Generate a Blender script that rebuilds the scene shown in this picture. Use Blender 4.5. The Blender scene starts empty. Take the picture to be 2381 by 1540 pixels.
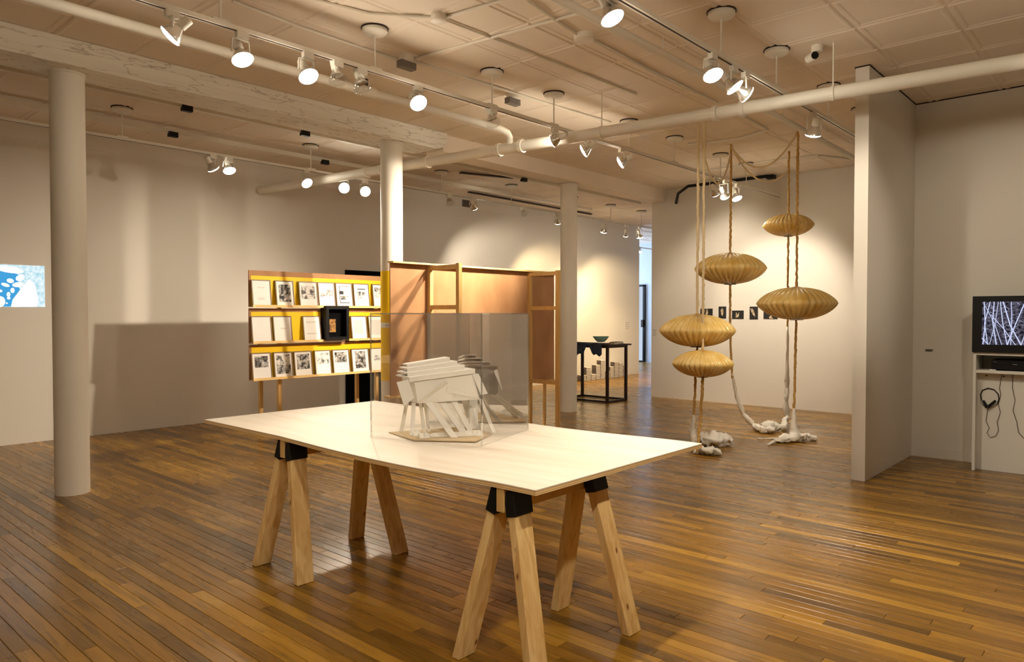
import bpy, bmesh, math, random
from mathutils import Vector, Matrix, noise

# ------------------------------------------------------------------ camera, world, exposure
SC = bpy.context.scene
COL = SC.collection
f_px, cx, cy, hy, CAMH = 1680.0, 1190.5, 770.0, 731.0, 1.30
psi = math.atan((2700 - cx) / f_px)
pit = math.atan((cy - hy) / f_px)
cam_d = bpy.data.cameras.new('camera')
cam_d.sensor_width = 36.0
cam_d.lens = 36.0 * f_px / 2381.0
cam_d.clip_start = 0.05
cam = bpy.data.objects.new('camera', cam_d)
COL.objects.link(cam)
cam.location = (0, 0, CAMH)
cam.rotation_euler = (math.pi / 2 - pit, 0, psi - math.pi / 2)
SC.camera = cam
W = bpy.data.worlds.new('world')
SC.world = W
W.use_nodes = True
W.node_tree.nodes['Background'].inputs[0].default_value = (1.0, 0.9, 0.78, 1)
W.node_tree.nodes['Background'].inputs[1].default_value = 0.25
SC.view_settings.view_transform = 'Standard'
SC.view_settings.look = 'None'
SC.view_settings.gamma = 1.0
SC.view_settings.use_curve_mapping = False
SC.view_settings.exposure = 1.12
SPOT = 1.0            # overall power of the track lamps
SC.cycles.max_bounces = 8
SC.cycles.use_light_tree = False
SC.cycles.transparent_max_bounces = 24
SC.cycles.caustics_reflective = False
SC.cycles.caustics_refractive = False

# ------------------------------------------------------------------ photo geometry helpers
FWH = Vector((math.cos(psi), math.sin(psi), 0))
RT = Vector((math.sin(psi), -math.cos(psi), 0))
UZ = Vector((0, 0, 1))
FW = FWH * math.cos(pit) - UZ * math.sin(pit)
UP = UZ * math.cos(pit) + FWH * math.sin(pit)
C0 = Vector((0, 0, CAMH))
def ray(x, y): return FW + RT * ((x - cx) / f_px) - UP * ((y - cy) / f_px)
def atz(x, y, z):
    r = ray(x, y); return C0 + r * ((z - CAMH) / r.z)
def aty(x, y, Y):
    r = ray(x, y); return C0 + r * (Y / r.y)
def atx(x, y, X):
    r = ray(x, y); return C0 + r * (X / r.x)
def atd(x, y, Z):
    r = ray(x, y); return C0 + r * (Z / r.dot(FWH))
def proj(P):
    d = Vector(P) - C0; k = d.dot(FW)
    if k < 0.05: return None
    return (cx + f_px * d.dot(RT) / k, cy - f_px * d.dot(UP) / k)

# ------------------------------------------------------------------ mesh helpers
class MB:
    def __init__(s): s.v = []; s.f = []
    def add(s, vs, fs, M=None):
        b = len(s.v)
        s.v += [tuple(M @ Vector(p)) if M else tuple(p) for p in vs]
        s.f += [tuple(i + b for i in q) for q in fs]; return s
    def box(s, c, d, M=None):
        x, y, z = c; a, b, e = d[0] / 2, d[1] / 2, d[2] / 2
        vs = [(x+i*a, y+j*b, z+k*e) for i in (-1, 1) for j in (-1, 1) for k in (-1, 1)]
        fs = [(0,1,3,2),(4,6,7,5),(0,4,5,1),(2,3,7,6),(0,2,6,4),(1,5,7,3)]
        return s.add(vs, fs, M)
    def span(s, a, b, M=None):
        return s.box([(a[i]+b[i])/2 for i in range(3)], [abs(b[i]-a[i]) for i in range(3)], M)
    def bar(s, p, q, w, h, up=(0, 0, 1)):
        p, q = Vector(p), Vector(q); d = q - p; L = d.length; d = d / L
        u = Vector(up)
        if abs(u.dot(d)) > .98: u = Vector((1, 0, 0))
        sx = d.cross(u).normalized(); sz = sx.cross(d)
        M = Matrix(((d.x, sx.x, sz.x, p.x), (d.y, sx.y, sz.y, p.y), (d.z, sx.z, sz.z, p.z), (0, 0, 0, 1)))
        return s.box((L/2, 0, 0), (L, w, h), M)
    def tube(s, pts, r, n=8, cap=True):
        pts = [Vector(p) for p in pts]; m = len(pts); rs = r if isinstance(r, (list, tuple)) else [r]*m
        vs = []; u = None
        for i, p in enumerate(pts):
            t = (pts[min(i+1, m-1)] - pts[max(i-1, 0)]).normalized()
            if u is None:
                u = t.cross(Vector((0, 0, 1)))
                if u.length < .1: u = t.cross(Vector((1, 0, 0)))
            u = (u - t * u.dot(t)).normalized(); w = t.cross(u)
            for k in range(n):
                a = 2*math.pi*k/n; vs.append(p + (u*math.cos(a) + w*math.sin(a))*rs[i])
        fs = [(i*n+k, i*n+(k+1) % n, (i+1)*n+(k+1) % n, (i+1)*n+k) for i in range(m-1) for k in range(n)]
        if cap: fs += [tuple(range(n))[::-1], tuple((m-1)*n+k for k in range(n))]
        return s.add(vs, fs)
    def lathe(s, prof, n=24, M=None, cap=True):
        vs = [(r*math.cos(2*math.pi*k/n), r*math.sin(2*math.pi*k/n), z) for r, z in prof for k in range(n)]
        m = len(prof)
        fs = [(i*n+k, i*n+(k+1) % n, (i+1)*n+(k+1) % n, (i+1)*n+k) for i in range(m-1) for k in range(n)]
        if cap: fs += [tuple(range(n))[::-1], tuple((m-1)*n+k for k in range(n))]
        return s.add(vs, fs, M)
    def plate(s, pts, t):
        """polygon in space given a thickness along its normal"""
        P = [Vector(p) for p in pts]; n = (P[1]-P[0]).cross(P[2]-P[0]).normalized()*t
        k = len(P)
        vs = P + [p - n for p in P]
        fs = [tuple(range(k)), tuple(range(2*k-1, k-1, -1))] + [(i, i+k, (i+1) % k + k, (i+1) % k) for i in range(k)]
        return s.add(vs, fs)
    def build(s, name, mat, parent=None, origin=None, smooth=False, bevel=0):
        o0 = Vector(origin) if origin is not None else (Vector(parent.location) if parent and not parent.parent and parent.get('wl') else Vector((0, 0, 0)))
        if parent is not None and origin is None and parent.get('wo'): o0 = Vector(parent['wo'])
        me = bpy.data.meshes.new(name)
        me.from_pydata([tuple(Vector(p) - o0) for p in s.v], [], s.f)
        bm = bmesh.new(); bm.from_mesh(me)
        bmesh.ops.recalc_face_normals(bm, faces=bm.faces)
        if bevel: bmesh.ops.bevel(bm, geom=list(bm.edges), offset=bevel, segments=1, affect='EDGES')
        bm.to_mesh(me); bm.free()
        me.materials.append(MT[mat] if isinstance(mat, str) else mat)
        if smooth:
            for p in me.polygons: p.use_smooth = True
        o = bpy.data.objects.new(name, me); COL.objects.link(o)
        if parent is not None: o.parent = parent
        elif origin is not None: o.location = o0
        if parent is not None or origin is not None: o['wo'] = tuple(o0)
        return o
def thing(name, loc, label, cat, group=None, rot=None):
    o = bpy.data.objects.new(name, None); COL.objects.link(o); o.location = loc
    o.empty_display_size = .05
    if rot: o.rotation_euler = rot
    else: o['wo'] = tuple(loc)     # parts are given in room coordinates
    tag(o, label, cat, group); return o
def tag(o, label, cat, group=None):
    o['label'] = label; o['category'] = cat
    if group: o['group'] = group
    return o
def struct(o): o['kind'] = 'structure'; return o
def copy_tree(o, parent=None):
    c = o.copy(); COL.objects.link(c); c.parent = parent
    for ch in o.children: copy_tree(ch, c)
    return c
def shade(o, ang=40):
    for p in o.data.polygons: p.use_smooth = True
    try:
        o.data.set_sharp_from_angle(angle=math.radians(ang))
    except Exception: pass
    return o

# ------------------------------------------------------------------ materials
MT = {}
def L(c): return tuple(((v/12.92) if v <= .04045 else ((v+.055)/1.055)**2.4) for v in [x/255 for x in c]) + (1,)
def mat(name, col, rough=.6, spec=.5, var=.0, vscale=3, bump=0, bscale=40, stretch=(1, 1, 1), col2=None, metal=0, coat=0, trans=0, coord='Object'):
    m = bpy.data.materials.new(name); m.use_nodes = True
    nt = m.node_tree; b = nt.nodes['Principled BSDF']
    b.inputs['Base Color'].default_value = L(col); b.inputs['Roughness'].default_value = rough
    b.inputs['Metallic'].default_value = metal
    b.inputs['Specular IOR Level'].default_value = spec
    b.inputs['Coat Weight'].default_value = coat; b.inputs['Coat Roughness'].default_value = .12
    tc = nt.nodes.new('ShaderNodeTexCoord'); mp = nt.nodes.new('ShaderNodeMapping')
    mp.inputs['Scale'].default_value = stretch
    if coord == 'World':
        g = nt.nodes.new('ShaderNodeNewGeometry'); nt.links.new(g.outputs['Position'], mp.inputs[0])
    else: nt.links.new(tc.outputs[coord], mp.inputs[0])
    if var or col2:
        nz = nt.nodes.new('ShaderNodeTexNoise'); nz.inputs['Scale'].default_value = vscale; nz.inputs['Detail'].default_value = 6
        nt.links.new(mp.outputs[0], nz.inputs['Vector'])
        rp = nt.nodes.new('ShaderNodeValToRGB')
        c2 = L(col2) if col2 else tuple(v*(1-var) for v in L(col)[:3]) + (1,)
        rp.color_ramp.elements[0].position = .3; rp.color_ramp.elements[1].position = .7
        rp.color_ramp.elements[0].color = c2; rp.color_ramp.elements[1].color = L(col)
        nt.links.new(nz.outputs[0], rp.inputs[0]); nt.links.new(rp.outputs[0], b.inputs['Base Color'])
    if bump:
        nb = nt.nodes.new('ShaderNodeTexNoise'); nb.inputs['Scale'].default_value = bscale; nb.inputs['Detail'].default_value = 4
        nt.links.new(mp.outputs[0], nb.inputs['Vector'])
        bp = nt.nodes.new('ShaderNodeBump'); bp.inputs['Strength'].default_value = bump; bp.inputs['Distance'].default_value = .01
        nt.links.new(nb.outputs[0], bp.inputs['Height']); nt.links.new(bp.outputs[0], b.inputs['Normal'])
    MT[name] = m; return m
def emit(name, col, s):
    m = bpy.data.materials.new(name); m.use_nodes = True; nt = m.node_tree
    nt.nodes.remove(nt.nodes['Principled BSDF'])
    e = nt.nodes.new('ShaderNodeEmission'); e.inputs[0].default_value = L(col); e.inputs[1].default_value = s
    nt.links.new(e.outputs[0], nt.nodes['Material Output'].inputs[0]); MT[name] = m; return m
mat('wall_paint', (228, 222, 211), .85, .2, var=.05, vscale=.7, bump=.05, bscale=60, coord='World')
mat('ceiling_paint', (236, 222, 204), .7, .3, var=.06, vscale=.9, bump=.12, bscale=25, coord='World')
mat('beam_paint', (240, 234, 220), .7, .3, var=.10, vscale=2.0, bump=.5, bscale=9, stretch=(.25, 1, 2.5), coord='World')
def m_cracks():
    m = MT['beam_paint']; nt = m.node_tree; b = nt.nodes['Principled BSDF']
    src = b.inputs['Base Color'].links[0].from_socket
    g = nt.nodes.new('ShaderNodeNewGeometry'); mp = nt.nodes.new('ShaderNodeMapping'); mp.inputs['Scale'].default_value = (1.1, 5, 9); nt.links.new(g.outputs['Position'], mp.inputs[0])
    nz = nt.nodes.new('ShaderNodeTexNoise'); nz.inputs['Scale'].default_value = 2.5; nz.inputs['Detail'].default_value = 5; nt.links.new(mp.outputs[0], nz.inputs['Vector'])
    ad = nt.nodes.new('ShaderNodeVectorMath'); ad.operation = 'ADD'; nt.links.new(mp.outputs[0], ad.inputs[0]); nt.links.new(nz.outputs['Color'], ad.inputs[1])
    vo = nt.nodes.new('ShaderNodeTexVoronoi'); vo.feature = 'DISTANCE_TO_EDGE'; vo.inputs['Scale'].default_value = 1.4; nt.links.new(ad.outputs[0], vo.inputs['Vector'])
    rp = nt.nodes.new('ShaderNodeValToRGB'); e = rp.color_ramp.elements; e[0].position = .0; e[0].color = (.45, .4, .34, 1); e[1].position = .03; e[1].color = (1, 1, 1, 1); nt.links.new(vo.outputs['Distance'], rp.inputs[0])
    mx = nt.nodes.new('ShaderNodeMix'); mx.data_type = 'RGBA'; mx.blend_type = 'MULTIPLY'; mx.inputs[0].default_value = .8
    nt.links.new(src, mx.inputs[6]); nt.links.new(rp.outputs[0], mx.inputs[7]); nt.links.new(mx.outputs[2], b.inputs['Base Color'])
m_cracks()
mat('column_paint', (232, 226, 213), .6, .3, var=.04, vscale=2, bump=.06, bscale=30)
mat('pipe_paint', (230, 222, 206), .5, .4, var=.05, vscale=5)
mat('white_metal', (228, 222, 208), .4, .5)
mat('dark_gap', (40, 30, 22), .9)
mat('black', (7, 7, 8), .5, .25)
mat('black_matte', (7, 7, 9), .9, .1)
mat('black_plastic', (9, 9, 10), .45, .3, bump=.1, bscale=200)
mat('dark_metal', (52, 38, 32), .5, .4, metal=.4)
mat('steel', (170, 168, 160), .3, metal=1)
mat('reflector', (225, 222, 215), .22, metal=.9)
mat('cabinet_white', (222, 219, 210), .6)
mat('paper_white', (246, 244, 240), .8, .2)
mat('model_white', (245, 241, 233), .75, .2)
mat('base_board', (214, 190, 150), .8)
mat('yellow', (250, 208, 6), .55, .4)
mat('picture_frame', (126, 98, 60), .5)
mat('ply_brown', (186, 140, 98), .65, .3, col2=(160, 114, 74), vscale=3.5, stretch=(1, 1, .6))
mat('ledge_pine', (240, 205, 138), .6)
mat('stud_pine', (222, 186, 122), .6, .3, col2=(205, 164, 98), vscale=3, stretch=(6, 6, .5))
mat('gold_picture', (196, 140, 60), .6, col2=(70, 40, 20), vscale=30)
mat('rope', (206, 164, 90), .8, col2=(176, 130, 60), vscale=40)
mat('rope_pale', (226, 204, 160), .8)
mat('fabric_white', (240, 236, 226), .9, .1)
mat('blue_cloth', (58, 66, 82), .9, .1, bump=.3, bscale=40)
mat('book_cover', (222, 214, 200), .7)
mat('book_spine', (58, 44, 38), .7)
mat('wire', (70, 55, 45), .6)
mat('grey_print', (150, 146, 140), .8)
mat('text_print', (222, 218, 212), .8)
mat('dark_print', (30, 28, 26), .7)
mat('pale_print', (226, 206, 170), .7, col2=(120, 96, 70), vscale=25)
mat('grille_grey', (120, 112, 104), .6)
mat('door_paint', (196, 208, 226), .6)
mat('blue_paint', (60, 90, 160), .6)
mat('clear_bulb', (240, 236, 226), .05, .8)
emit('lamp_glow', (255, 246, 226), 30)
emit('door_daylight', (206, 222, 244), .42)
emit('tv_line', (206, 214, 250), .5)
emit('proj_white', (250, 250, 252), .5)
emit('proj_blue', (70, 164, 222), .46)

def m_photo():
    m = mat('photo_print', (60, 58, 56), .7); nt = m.node_tree; b = nt.nodes['Principled BSDF']
    tc = nt.nodes.new('ShaderNodeTexCoord'); oi = nt.nodes.new('ShaderNodeObjectInfo')
    va = nt.nodes.new('ShaderNodeVectorMath'); va.operation = 'ADD'
    sc = nt.nodes.new('ShaderNodeMath'); sc.operation = 'MULTIPLY'; sc.inputs[1].default_value = 50
    nt.links.new(oi.outputs['Random'], sc.inputs[0]); nt.links.new(tc.outputs['Object'], va.inputs[0]); nt.links.new(sc.outputs[0], va.inputs[1])
    nz = nt.nodes.new('ShaderNodeTexNoise'); nz.inputs['Scale'].default_value = 22; nz.inputs['Detail'].default_value = 4; nz.inputs['Distortion'].default_value = .8
    nt.links.new(va.outputs[0], nz.inputs['Vector'])
    rp = nt.nodes.new('ShaderNodeValToRGB'); e = rp.color_ramp.elements
    e[0].position = .4; e[0].color = L((44, 42, 42)); e[1].position = .66; e[1].color = L((215, 212, 206))
    nt.links.new(nz.outputs[0], rp.inputs[0]); nt.links.new(rp.outputs[0], b.inputs['Base Color'])
m_photo()
def m_light_photo():
    m = MT['photo_print'].copy(); m.name = 'light_print'; MT['light_print'] = m
    for n in m.node_tree.nodes:
        if n.type == 'VALTORGB':
            n.color_ramp.elements[0].position = .34; n.color_ramp.elements[0].color = L((96, 94, 92)); n.color_ramp.elements[1].position = .52; n.color_ramp.elements[1].color = L((232, 229, 224))
m_light_photo()

def m_plank():
    m = mat('plank_wood', (150, 96, 30), .3, .5); nt = m.node_tree; b = nt.nodes['Principled BSDF']
    at = nt.nodes.new('ShaderNodeAttribute'); at.attribute_name = 'tone'
    g = nt.nodes.new('ShaderNodeNewGeometry')
    mul = nt.nodes.new('ShaderNodeVectorMath'); mul.operation = 'MULTIPLY'; mul.inputs[1].default_value = (37, 91, 53)
    nt.links.new(at.outputs['Color'], mul.inputs[0])
    ad = nt.nodes.new('ShaderNodeVectorMath'); ad.operation = 'ADD'
    nt.links.new(g.outputs['Position'], ad.inputs[0]); nt.links.new(mul.outputs[0], ad.inputs[1])
    mp = nt.nodes.new('ShaderNodeMapping'); mp.inputs['Scale'].default_value = (34, 2.2, 34); nt.links.new(ad.outputs[0], mp.inputs[0])
    nz = nt.nodes.new('ShaderNodeTexNoise'); nz.inputs['Scale'].default_value = 1; nz.inputs['Detail'].default_value = 5; nz.inputs['Distortion'].default_value = 1.2
    nt.links.new(mp.outputs[0], nz.inputs['Vector'])
    sp = nt.nodes.new('ShaderNodeSeparateColor'); nt.links.new(at.outputs['Color'], sp.inputs[0])
    # plank tone ramp
    rp = nt.nodes.new('ShaderNodeValToRGB'); cr = rp.color_ramp
    cr.elements[0].position = 0; cr.elements[0].color = L((98, 70, 22))
    cr.elements[1].position = 1; cr.elements[1].color = L((174, 130, 42))
    for p, c in ((.15, (118, 85, 25)), (.45, (139, 99, 28)), (.8, (156, 113, 34))):
        e = cr.elements.new(p); e.color = L(c)
    nt.links.new(sp.outputs[0], rp.inputs[0])
    gr = nt.nodes.new('ShaderNodeValToRGB'); ge = gr.color_ramp.elements
    ge[0].position = .26; ge[0].color = (.4, .4, .42, 1); ge[1].position = .5; ge[1].color = (1, 1, 1, 1)
    nt.links.new(nz.outputs[0], gr.inputs[0])
    mx = nt.nodes.new('ShaderNodeMix'); mx.data_type = 'RGBA'; mx.blend_type = 'MULTIPLY'; mx.inputs[0].default_value = .85
    nt.links.new(rp.outputs[0], mx.inputs[6]); nt.links.new(gr.outputs[0], mx.inputs[7])
    # larger grey wear streaks
    mp2 = nt.nodes.new('ShaderNodeMapping'); mp2.inputs['Scale'].default_value = (7, .9, 7); nt.links.new(ad.outputs[0], mp2.inputs[0])
    n2 = nt.nodes.new('ShaderNodeTexNoise'); n2.inputs['Scale'].default_value = 1; n2.inputs['Detail'].default_value = 4; nt.links.new(mp2.outputs[0], n2.inputs['Vector'])
    r2 = nt.nodes.new('ShaderNodeValToRGB'); r2.color_ramp.elements[0].position = .3; r2.color_ramp.elements[0].color = (.66, .66, .68, 1); r2.color_ramp.elements[1].position = .48; r2.color_ramp.elements[1].color = (1, 1, 1, 1)
    nt.links.new(n2.outputs[0], r2.inputs[0])
    m2 = nt.nodes.new('ShaderNodeMix'); m2.data_type = 'RGBA'; m2.blend_type = 'MULTIPLY'; m2.inputs[0].default_value = 1
    nt.links.new(mx.outputs[2], m2.inputs[6]); nt.links.new(r2.outputs[0], m2.inputs[7])
    nt.links.new(m2.outputs[2], b.inputs['Base Color'])
    rr = nt.nodes.new('ShaderNodeMapRange'); rr.inputs[3].default_value = .20; rr.inputs[4].default_value = .34
    nt.links.new(n2.outputs[0], rr.inputs[0]); nt.links.new(rr.outputs[0], b.inputs['Roughness'])
    bp = nt.nodes.new('ShaderNodeBump'); bp.inputs['Strength'].default_value = .08; bp.inputs['Distance'].default_value = .002
    nt.links.new(nz.outputs[0], bp.inputs['Height']); nt.links.new(bp.outputs[0], b.inputs['Normal'])
m_plank()

def m_pine():
    m = mat('pine', (228, 190, 120), .5, .4); nt = m.node_tree; b = nt.nodes['Principled BSDF']
    tc = nt.nodes.new('ShaderNodeTexCoord'); mp = nt.nodes.new('ShaderNodeMapping'); mp.inputs['Scale'].default_value = (30, 30, .9)
    nt.links.new(tc.outputs['Object'], mp.inputs[0])
    nz = nt.nodes.new('ShaderNodeTexNoise'); nz.inputs['Scale'].default_value = 1; nz.inputs['Detail'].default_value = 5; nz.inputs['Distortion'].default_value = 1.0
    nt.links.new(mp.outputs[0], nz.inputs['Vector'])
    rp = nt.nodes.new('ShaderNodeValToRGB'); e = rp.color_ramp.elements
    e[0].position = .28; e[0].color = L((212, 168, 100)); e[1].position = .6; e[1].color = L((240, 208, 146))
    nt.links.new(nz.outputs[0], rp.inputs[0])
    vo = nt.nodes.new('ShaderNodeTexVoronoi'); vo.inputs['Scale'].default_value = 7
    m2 = nt.nodes.new('ShaderNodeMapping'); m2.inputs['Scale'].default_value = (1.5, 1.5, .75); nt.links.new(tc.outputs['Object'], m2.inputs[0]); nt.links.new(m2.outputs[0], vo.inputs['Vector'])
    kr = nt.nodes.new('ShaderNodeValToRGB'); k = kr.color_ramp.elements
    k[0].position = .04; k[0].color = (.28, .13, .05, 1); k[1].position = .1; k[1].color = (1, 1, 1, 1)
    nt.links.new(vo.outputs['Distance'], kr.inputs[0])
    mx = nt.nodes.new('ShaderNodeMix'); mx.data_type = 'RGBA'; mx.blend_type = 'MULTIPLY'; mx.inputs[0].default_value = 1
    nt.links.new(rp.outputs[0], mx.inputs[6]); nt.links.new(kr.outputs[0], mx.inputs[7]); nt.links.new(mx.outputs[2], b.inputs['Base Color'])
m_pine()

def m_plytop():
    m = mat('table_plywood', (236, 214, 180), .55, .4); nt = m.node_tree; b = nt.nodes['Principled BSDF']
    tc = nt.nodes.new('ShaderNodeTexCoord'); mp = nt.nodes.new('ShaderNodeMapping'); mp.inputs['Scale'].default_value = (9, .8, 1)
    nt.links.new(tc.outputs['Object'], mp.inputs[0])
    nz = nt.nodes.new('ShaderNodeTexNoise'); nz.inputs['Scale'].default_value = 1.3; nz.inputs['Detail'].default_value = 6; nz.inputs['Distortion'].default_value = .7
    nt.links.new(mp.outputs[0], nz.inputs['Vector'])
    rp = nt.nodes.new('ShaderNodeValToRGB'); e = rp.color_ramp.elements
    e[0].position = .3; e[0].color = L((238, 224, 204)); e[1].position = .65; e[1].color = L((246, 237, 222))
    nt.links.new(nz.outputs[0], rp.inputs[0]); nt.links.new(rp.outputs[0], b.inputs['Base Color'])
m_plytop()
mat('ply_core_dark', (204, 164, 106), .7); mat('ply_core_light', (242, 212, 156), .7)

def m_resin():
    m = mat('resin', (208, 166, 74), .24, .5, coat=.4); nt = m.node_tree; b = nt.nodes['Principled BSDF']
    tc = nt.nodes.new('ShaderNodeTexCoord'); nz = nt.nodes.new('ShaderNodeTexNoise'); nz.inputs['Scale'].default_value = 9; nz.inputs['Detail'].default_value = 5
    nt.links.new(tc.outputs['Object'], nz.inputs['Vector'])
    rp = nt.nodes.new('ShaderNodeValToRGB'); e = rp.color_ramp.elements
    e[0].position = .3; e[0].color = L((222, 182, 94)); e[1].position = .7; e[1].color = L((242, 216, 146))
    nt.links.new(nz.outputs[0], rp.inputs[0]); nt.links.new(rp.outputs[0], b.inputs['Base Color'])
m_resin()

def m_acrylic(name, refl, tint):
    m = bpy.data.materials.new(name); m.use_nodes = True; nt = m.node_tree
    nt.nodes.remove(nt.nodes['Principled BSDF'])
    tr = nt.nodes.new('ShaderNodeBsdfTransparent'); tr.inputs[0].default_value = tint
    gl = nt.nodes.new('ShaderNodeBsdfGlossy'); gl.inputs['Roughness'].default_value = .0; gl.inputs[0].default_value = (.95, .95, .95, 1)
    mx = nt.nodes.new('ShaderNodeMixShader')
    if refl is None:
        lw = nt.nodes.new('ShaderNodeLayerWeight'); lw.inputs[0].default_value = .5
        pw = nt.nodes.new('ShaderNodeMath'); pw.operation = 'POWER'; pw.inputs[1].default_value = 4; nt.links.new(lw.outputs['Facing'], pw.inputs[0])
        ma = nt.nodes.new('ShaderNodeMath'); ma.operation = 'MULTIPLY_ADD'; ma.inputs[1].default_value = .8; ma.inputs[2].default_value = .035; nt.links.new(pw.outputs[0], ma.inputs[0])
        nt.links.new(ma.outputs[0], mx.inputs[0])
    else: mx.inputs[0].default_value = refl
    nt.links.new(tr.outputs[0], mx.inputs[1]); nt.links.new(gl.outputs[0], mx.inputs[2])
    nt.links.new(mx.outputs[0], nt.nodes['Material Output'].inputs[0]); MT[name] = m
m_acrylic('acrylic', None, (.985, .985, .98, 1))
m_acrylic('acrylic_edge', .35, (.92, .93, .92, 1))
m_acrylic('mirror_acrylic', .72, (.97, .975, .97, 1))
m_acrylic('bulb_glass', None, (.9, .9, .88, 1))
def m_bowl():
    m = mat('green_glass', (190, 232, 214), .12, .6); b = m.node_tree.nodes['Principled BSDF']; b.inputs['Transmission Weight'].default_value = .15; b.inputs['Alpha'].default_value = 1
m_bowl()

def m_screen(name, c1, c2, scale, s):
    m = emit(name, c1, s); nt = m.node_tree; e = [n for n in nt.nodes if n.type == 'EMISSION'][0]
    tc = nt.nodes.new('ShaderNodeTexCoord'); nz = nt.nodes.new('ShaderNodeTexNoise'); nz.inputs['Scale'].default_value = scale; nz.inputs['Detail'].default_value = 8; nz.inputs['Roughness'].default_value = .75
    nt.links.new(tc.outputs['Object'], nz.inputs['Vector'])
    rp = nt.nodes.new('ShaderNodeValToRGB'); k = rp.color_ramp.elements; k[0].position = .42; k[0].color = L(c1); k[1].position = .68; k[1].color = L(c2)
    nt.links.new(nz.outputs[0], rp.inputs[0]); nt.links.new(rp.outputs[0], e.inputs[0])
m_screen('tv_dark', (26, 20, 26), (150, 146, 170), 38, .32)
m_screen('proj_pale', (238, 250, 252), (128, 198, 220), 26, .48)

# ------------------------------------------------------------------ setting
CEIL = 3.22
WALL_Y = 8.50
XR, YN = -2.6, -3.0          # rear and near walls behind the camera
XF = 17.0
rnd = random.Random(4)

def screen_area(pts):
    q = [proj(p) for p in pts]
    if any(p is None for p in q): return 0
    q2 = [(min(max(a, 0), 2381), min(max(b, 0), 1540)) for a, b in q]
    return abs(sum(q2[i][0]*q2[(i+1) % 4][1] - q2[(i+1) % 4][0]*q2[i][1] for i in range(4)))/2

# floor of narrow boards running along Y
fl = struct(MB().span((XR, YN, -.10), (XF, 12.5, -.012)).build('floor', 'dark_gap'))
fl['label'] = 'golden brown hardwood strip floor'
PW = .06
planks = []
nx = int((XF-XR)/PW)
for i in range(nx):
    x0 = XR + i*PW; y = YN - rnd.random()*1.2
    while y < 12.5:
        ln = rnd.choice((.55, .8, .9, 1.2, 1.5, 1.9)) * (.85+.3*rnd.random())
        a, b_ = max(y, YN), min(y+ln, 12.5)
        if b_ - a > .02: planks.append((x0, a, b_, rnd.random(), rnd.random(), -rnd.random()*.0006))
        y += ln
def plank_geo(p):
    x0, a, b_, t, t2, dz = p; g = .0006; c = .0016
    v = [(x0+g, a+g, -.0119), (x0+PW-g, a+g, -.0119), (x0+PW-g, b_-g, -.0119), (x0+g, b_-g, -.0119),
         (x0+g, a+g, dz-.0012), (x0+PW-g, a+g, dz-.0012), (x0+PW-g, b_-g, dz-.0012), (x0+g, b_-g, dz-.0012),
         (x0+g+c, a+g+c, dz), (x0+PW-g-c, a+g+c, dz), (x0+PW-g-c, b_-g-c, dz), (x0+g+c, b_-g-c, dz)]
    q = []
    for s in (0, 4):
        for k in range(4): q.append((s+k, s+(k+1) % 4, s+4+(k+1) % 4, s+4+k))
    q.append((8, 9, 10, 11)); return v, q
def plank_tone(me, tones, nper):
    ca = me.color_attributes.new('tone', 'FLOAT_COLOR', 'POINT')
    for k, (t, t2) in enumerate(tones):
        for j in range(nper): ca.data[k*nper+j].color = (t, t2, (t*7.3+t2*3.1) % 1, 1)
order = sorted(range(len(planks)), key=lambda k: -screen_area([(planks[k][0], planks[k][1], 0), (planks[k][0]+PW, planks[k][1], 0), (planks[k][0]+PW, planks[k][2], 0), (planks[k][0], planks[k][2], 0)]))
for k in order[:300]:
    v, q = plank_geo(planks[k]); o = MB().add(v, q).build('plank', 'plank_wood', fl)
    plank_tone(o.data, [planks[k][3:5]], 12)
mb = MB(); tn = []
for k in order[300:]:
    v, q = plank_geo(planks[k]); mb.add(v, q); tn.append(planks[k][3:5])
o = mb.build('plank_field', 'plank_wood', fl); o['kind'] = 'stuff'; plank_tone(o.data, tn, 12)

# ceiling of pressed panels
ce = struct(MB().span((XR, YN, CEIL), (XF, 12.5, CEIL+.12)).build('ceiling', 'ceiling_paint'))
ce['label'] = 'beige painted pressed panel ceiling'
PX, PY = .51, .525
pans = []
for i in range(int((XF-XR)/PX)):
    for j in range(int((12.5-YN)/PY)):
        pans.append((XR + .12 + i*PX, YN + .35 + j*PY))
def pan_geo(p):
    x, y = p; v = []
    for e, z in ((.004, CEIL), (.016, CEIL-.007), (.034, CEIL-.007), (.046, CEIL-.0025)):
        v += [(x+e, y+e, z), (x+PX-e, y+e, z), (x+PX-e, y+PY-e, z), (x+e, y+PY-e, z)]
    q = [(s+k, s+(k+1) % 4, s+4+(k+1) % 4, s+4+k) for s in (0, 4, 8) for k in range(4)] + [(12, 13, 14, 15)]
    return v, q
order = sorted(pans, key=lambda p: -screen_area([(p[0], p[1], CEIL), (p[0]+PX, p[1], CEIL), (p[0]+PX, p[1]+PY, CEIL), (p[0], p[1]+PY, CEIL)]))
pm = None
for p in order[:300]:
    if pm is None:
        v, q = pan_geo((0, 0)); o = MB().add(v, q).build('ceiling_panel', 'ceiling_paint', ce); pm = o
    else:
        o = pm.copy(); COL.objects.link(o)
    o.location = (p[0], p[1], 0)
mb = MB()
for p in order[300:]: mb.add(*pan_geo(p))
mb.build('ceiling_panel_field', 'ceiling_paint', ce)['kind'] = 'stuff'

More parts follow.
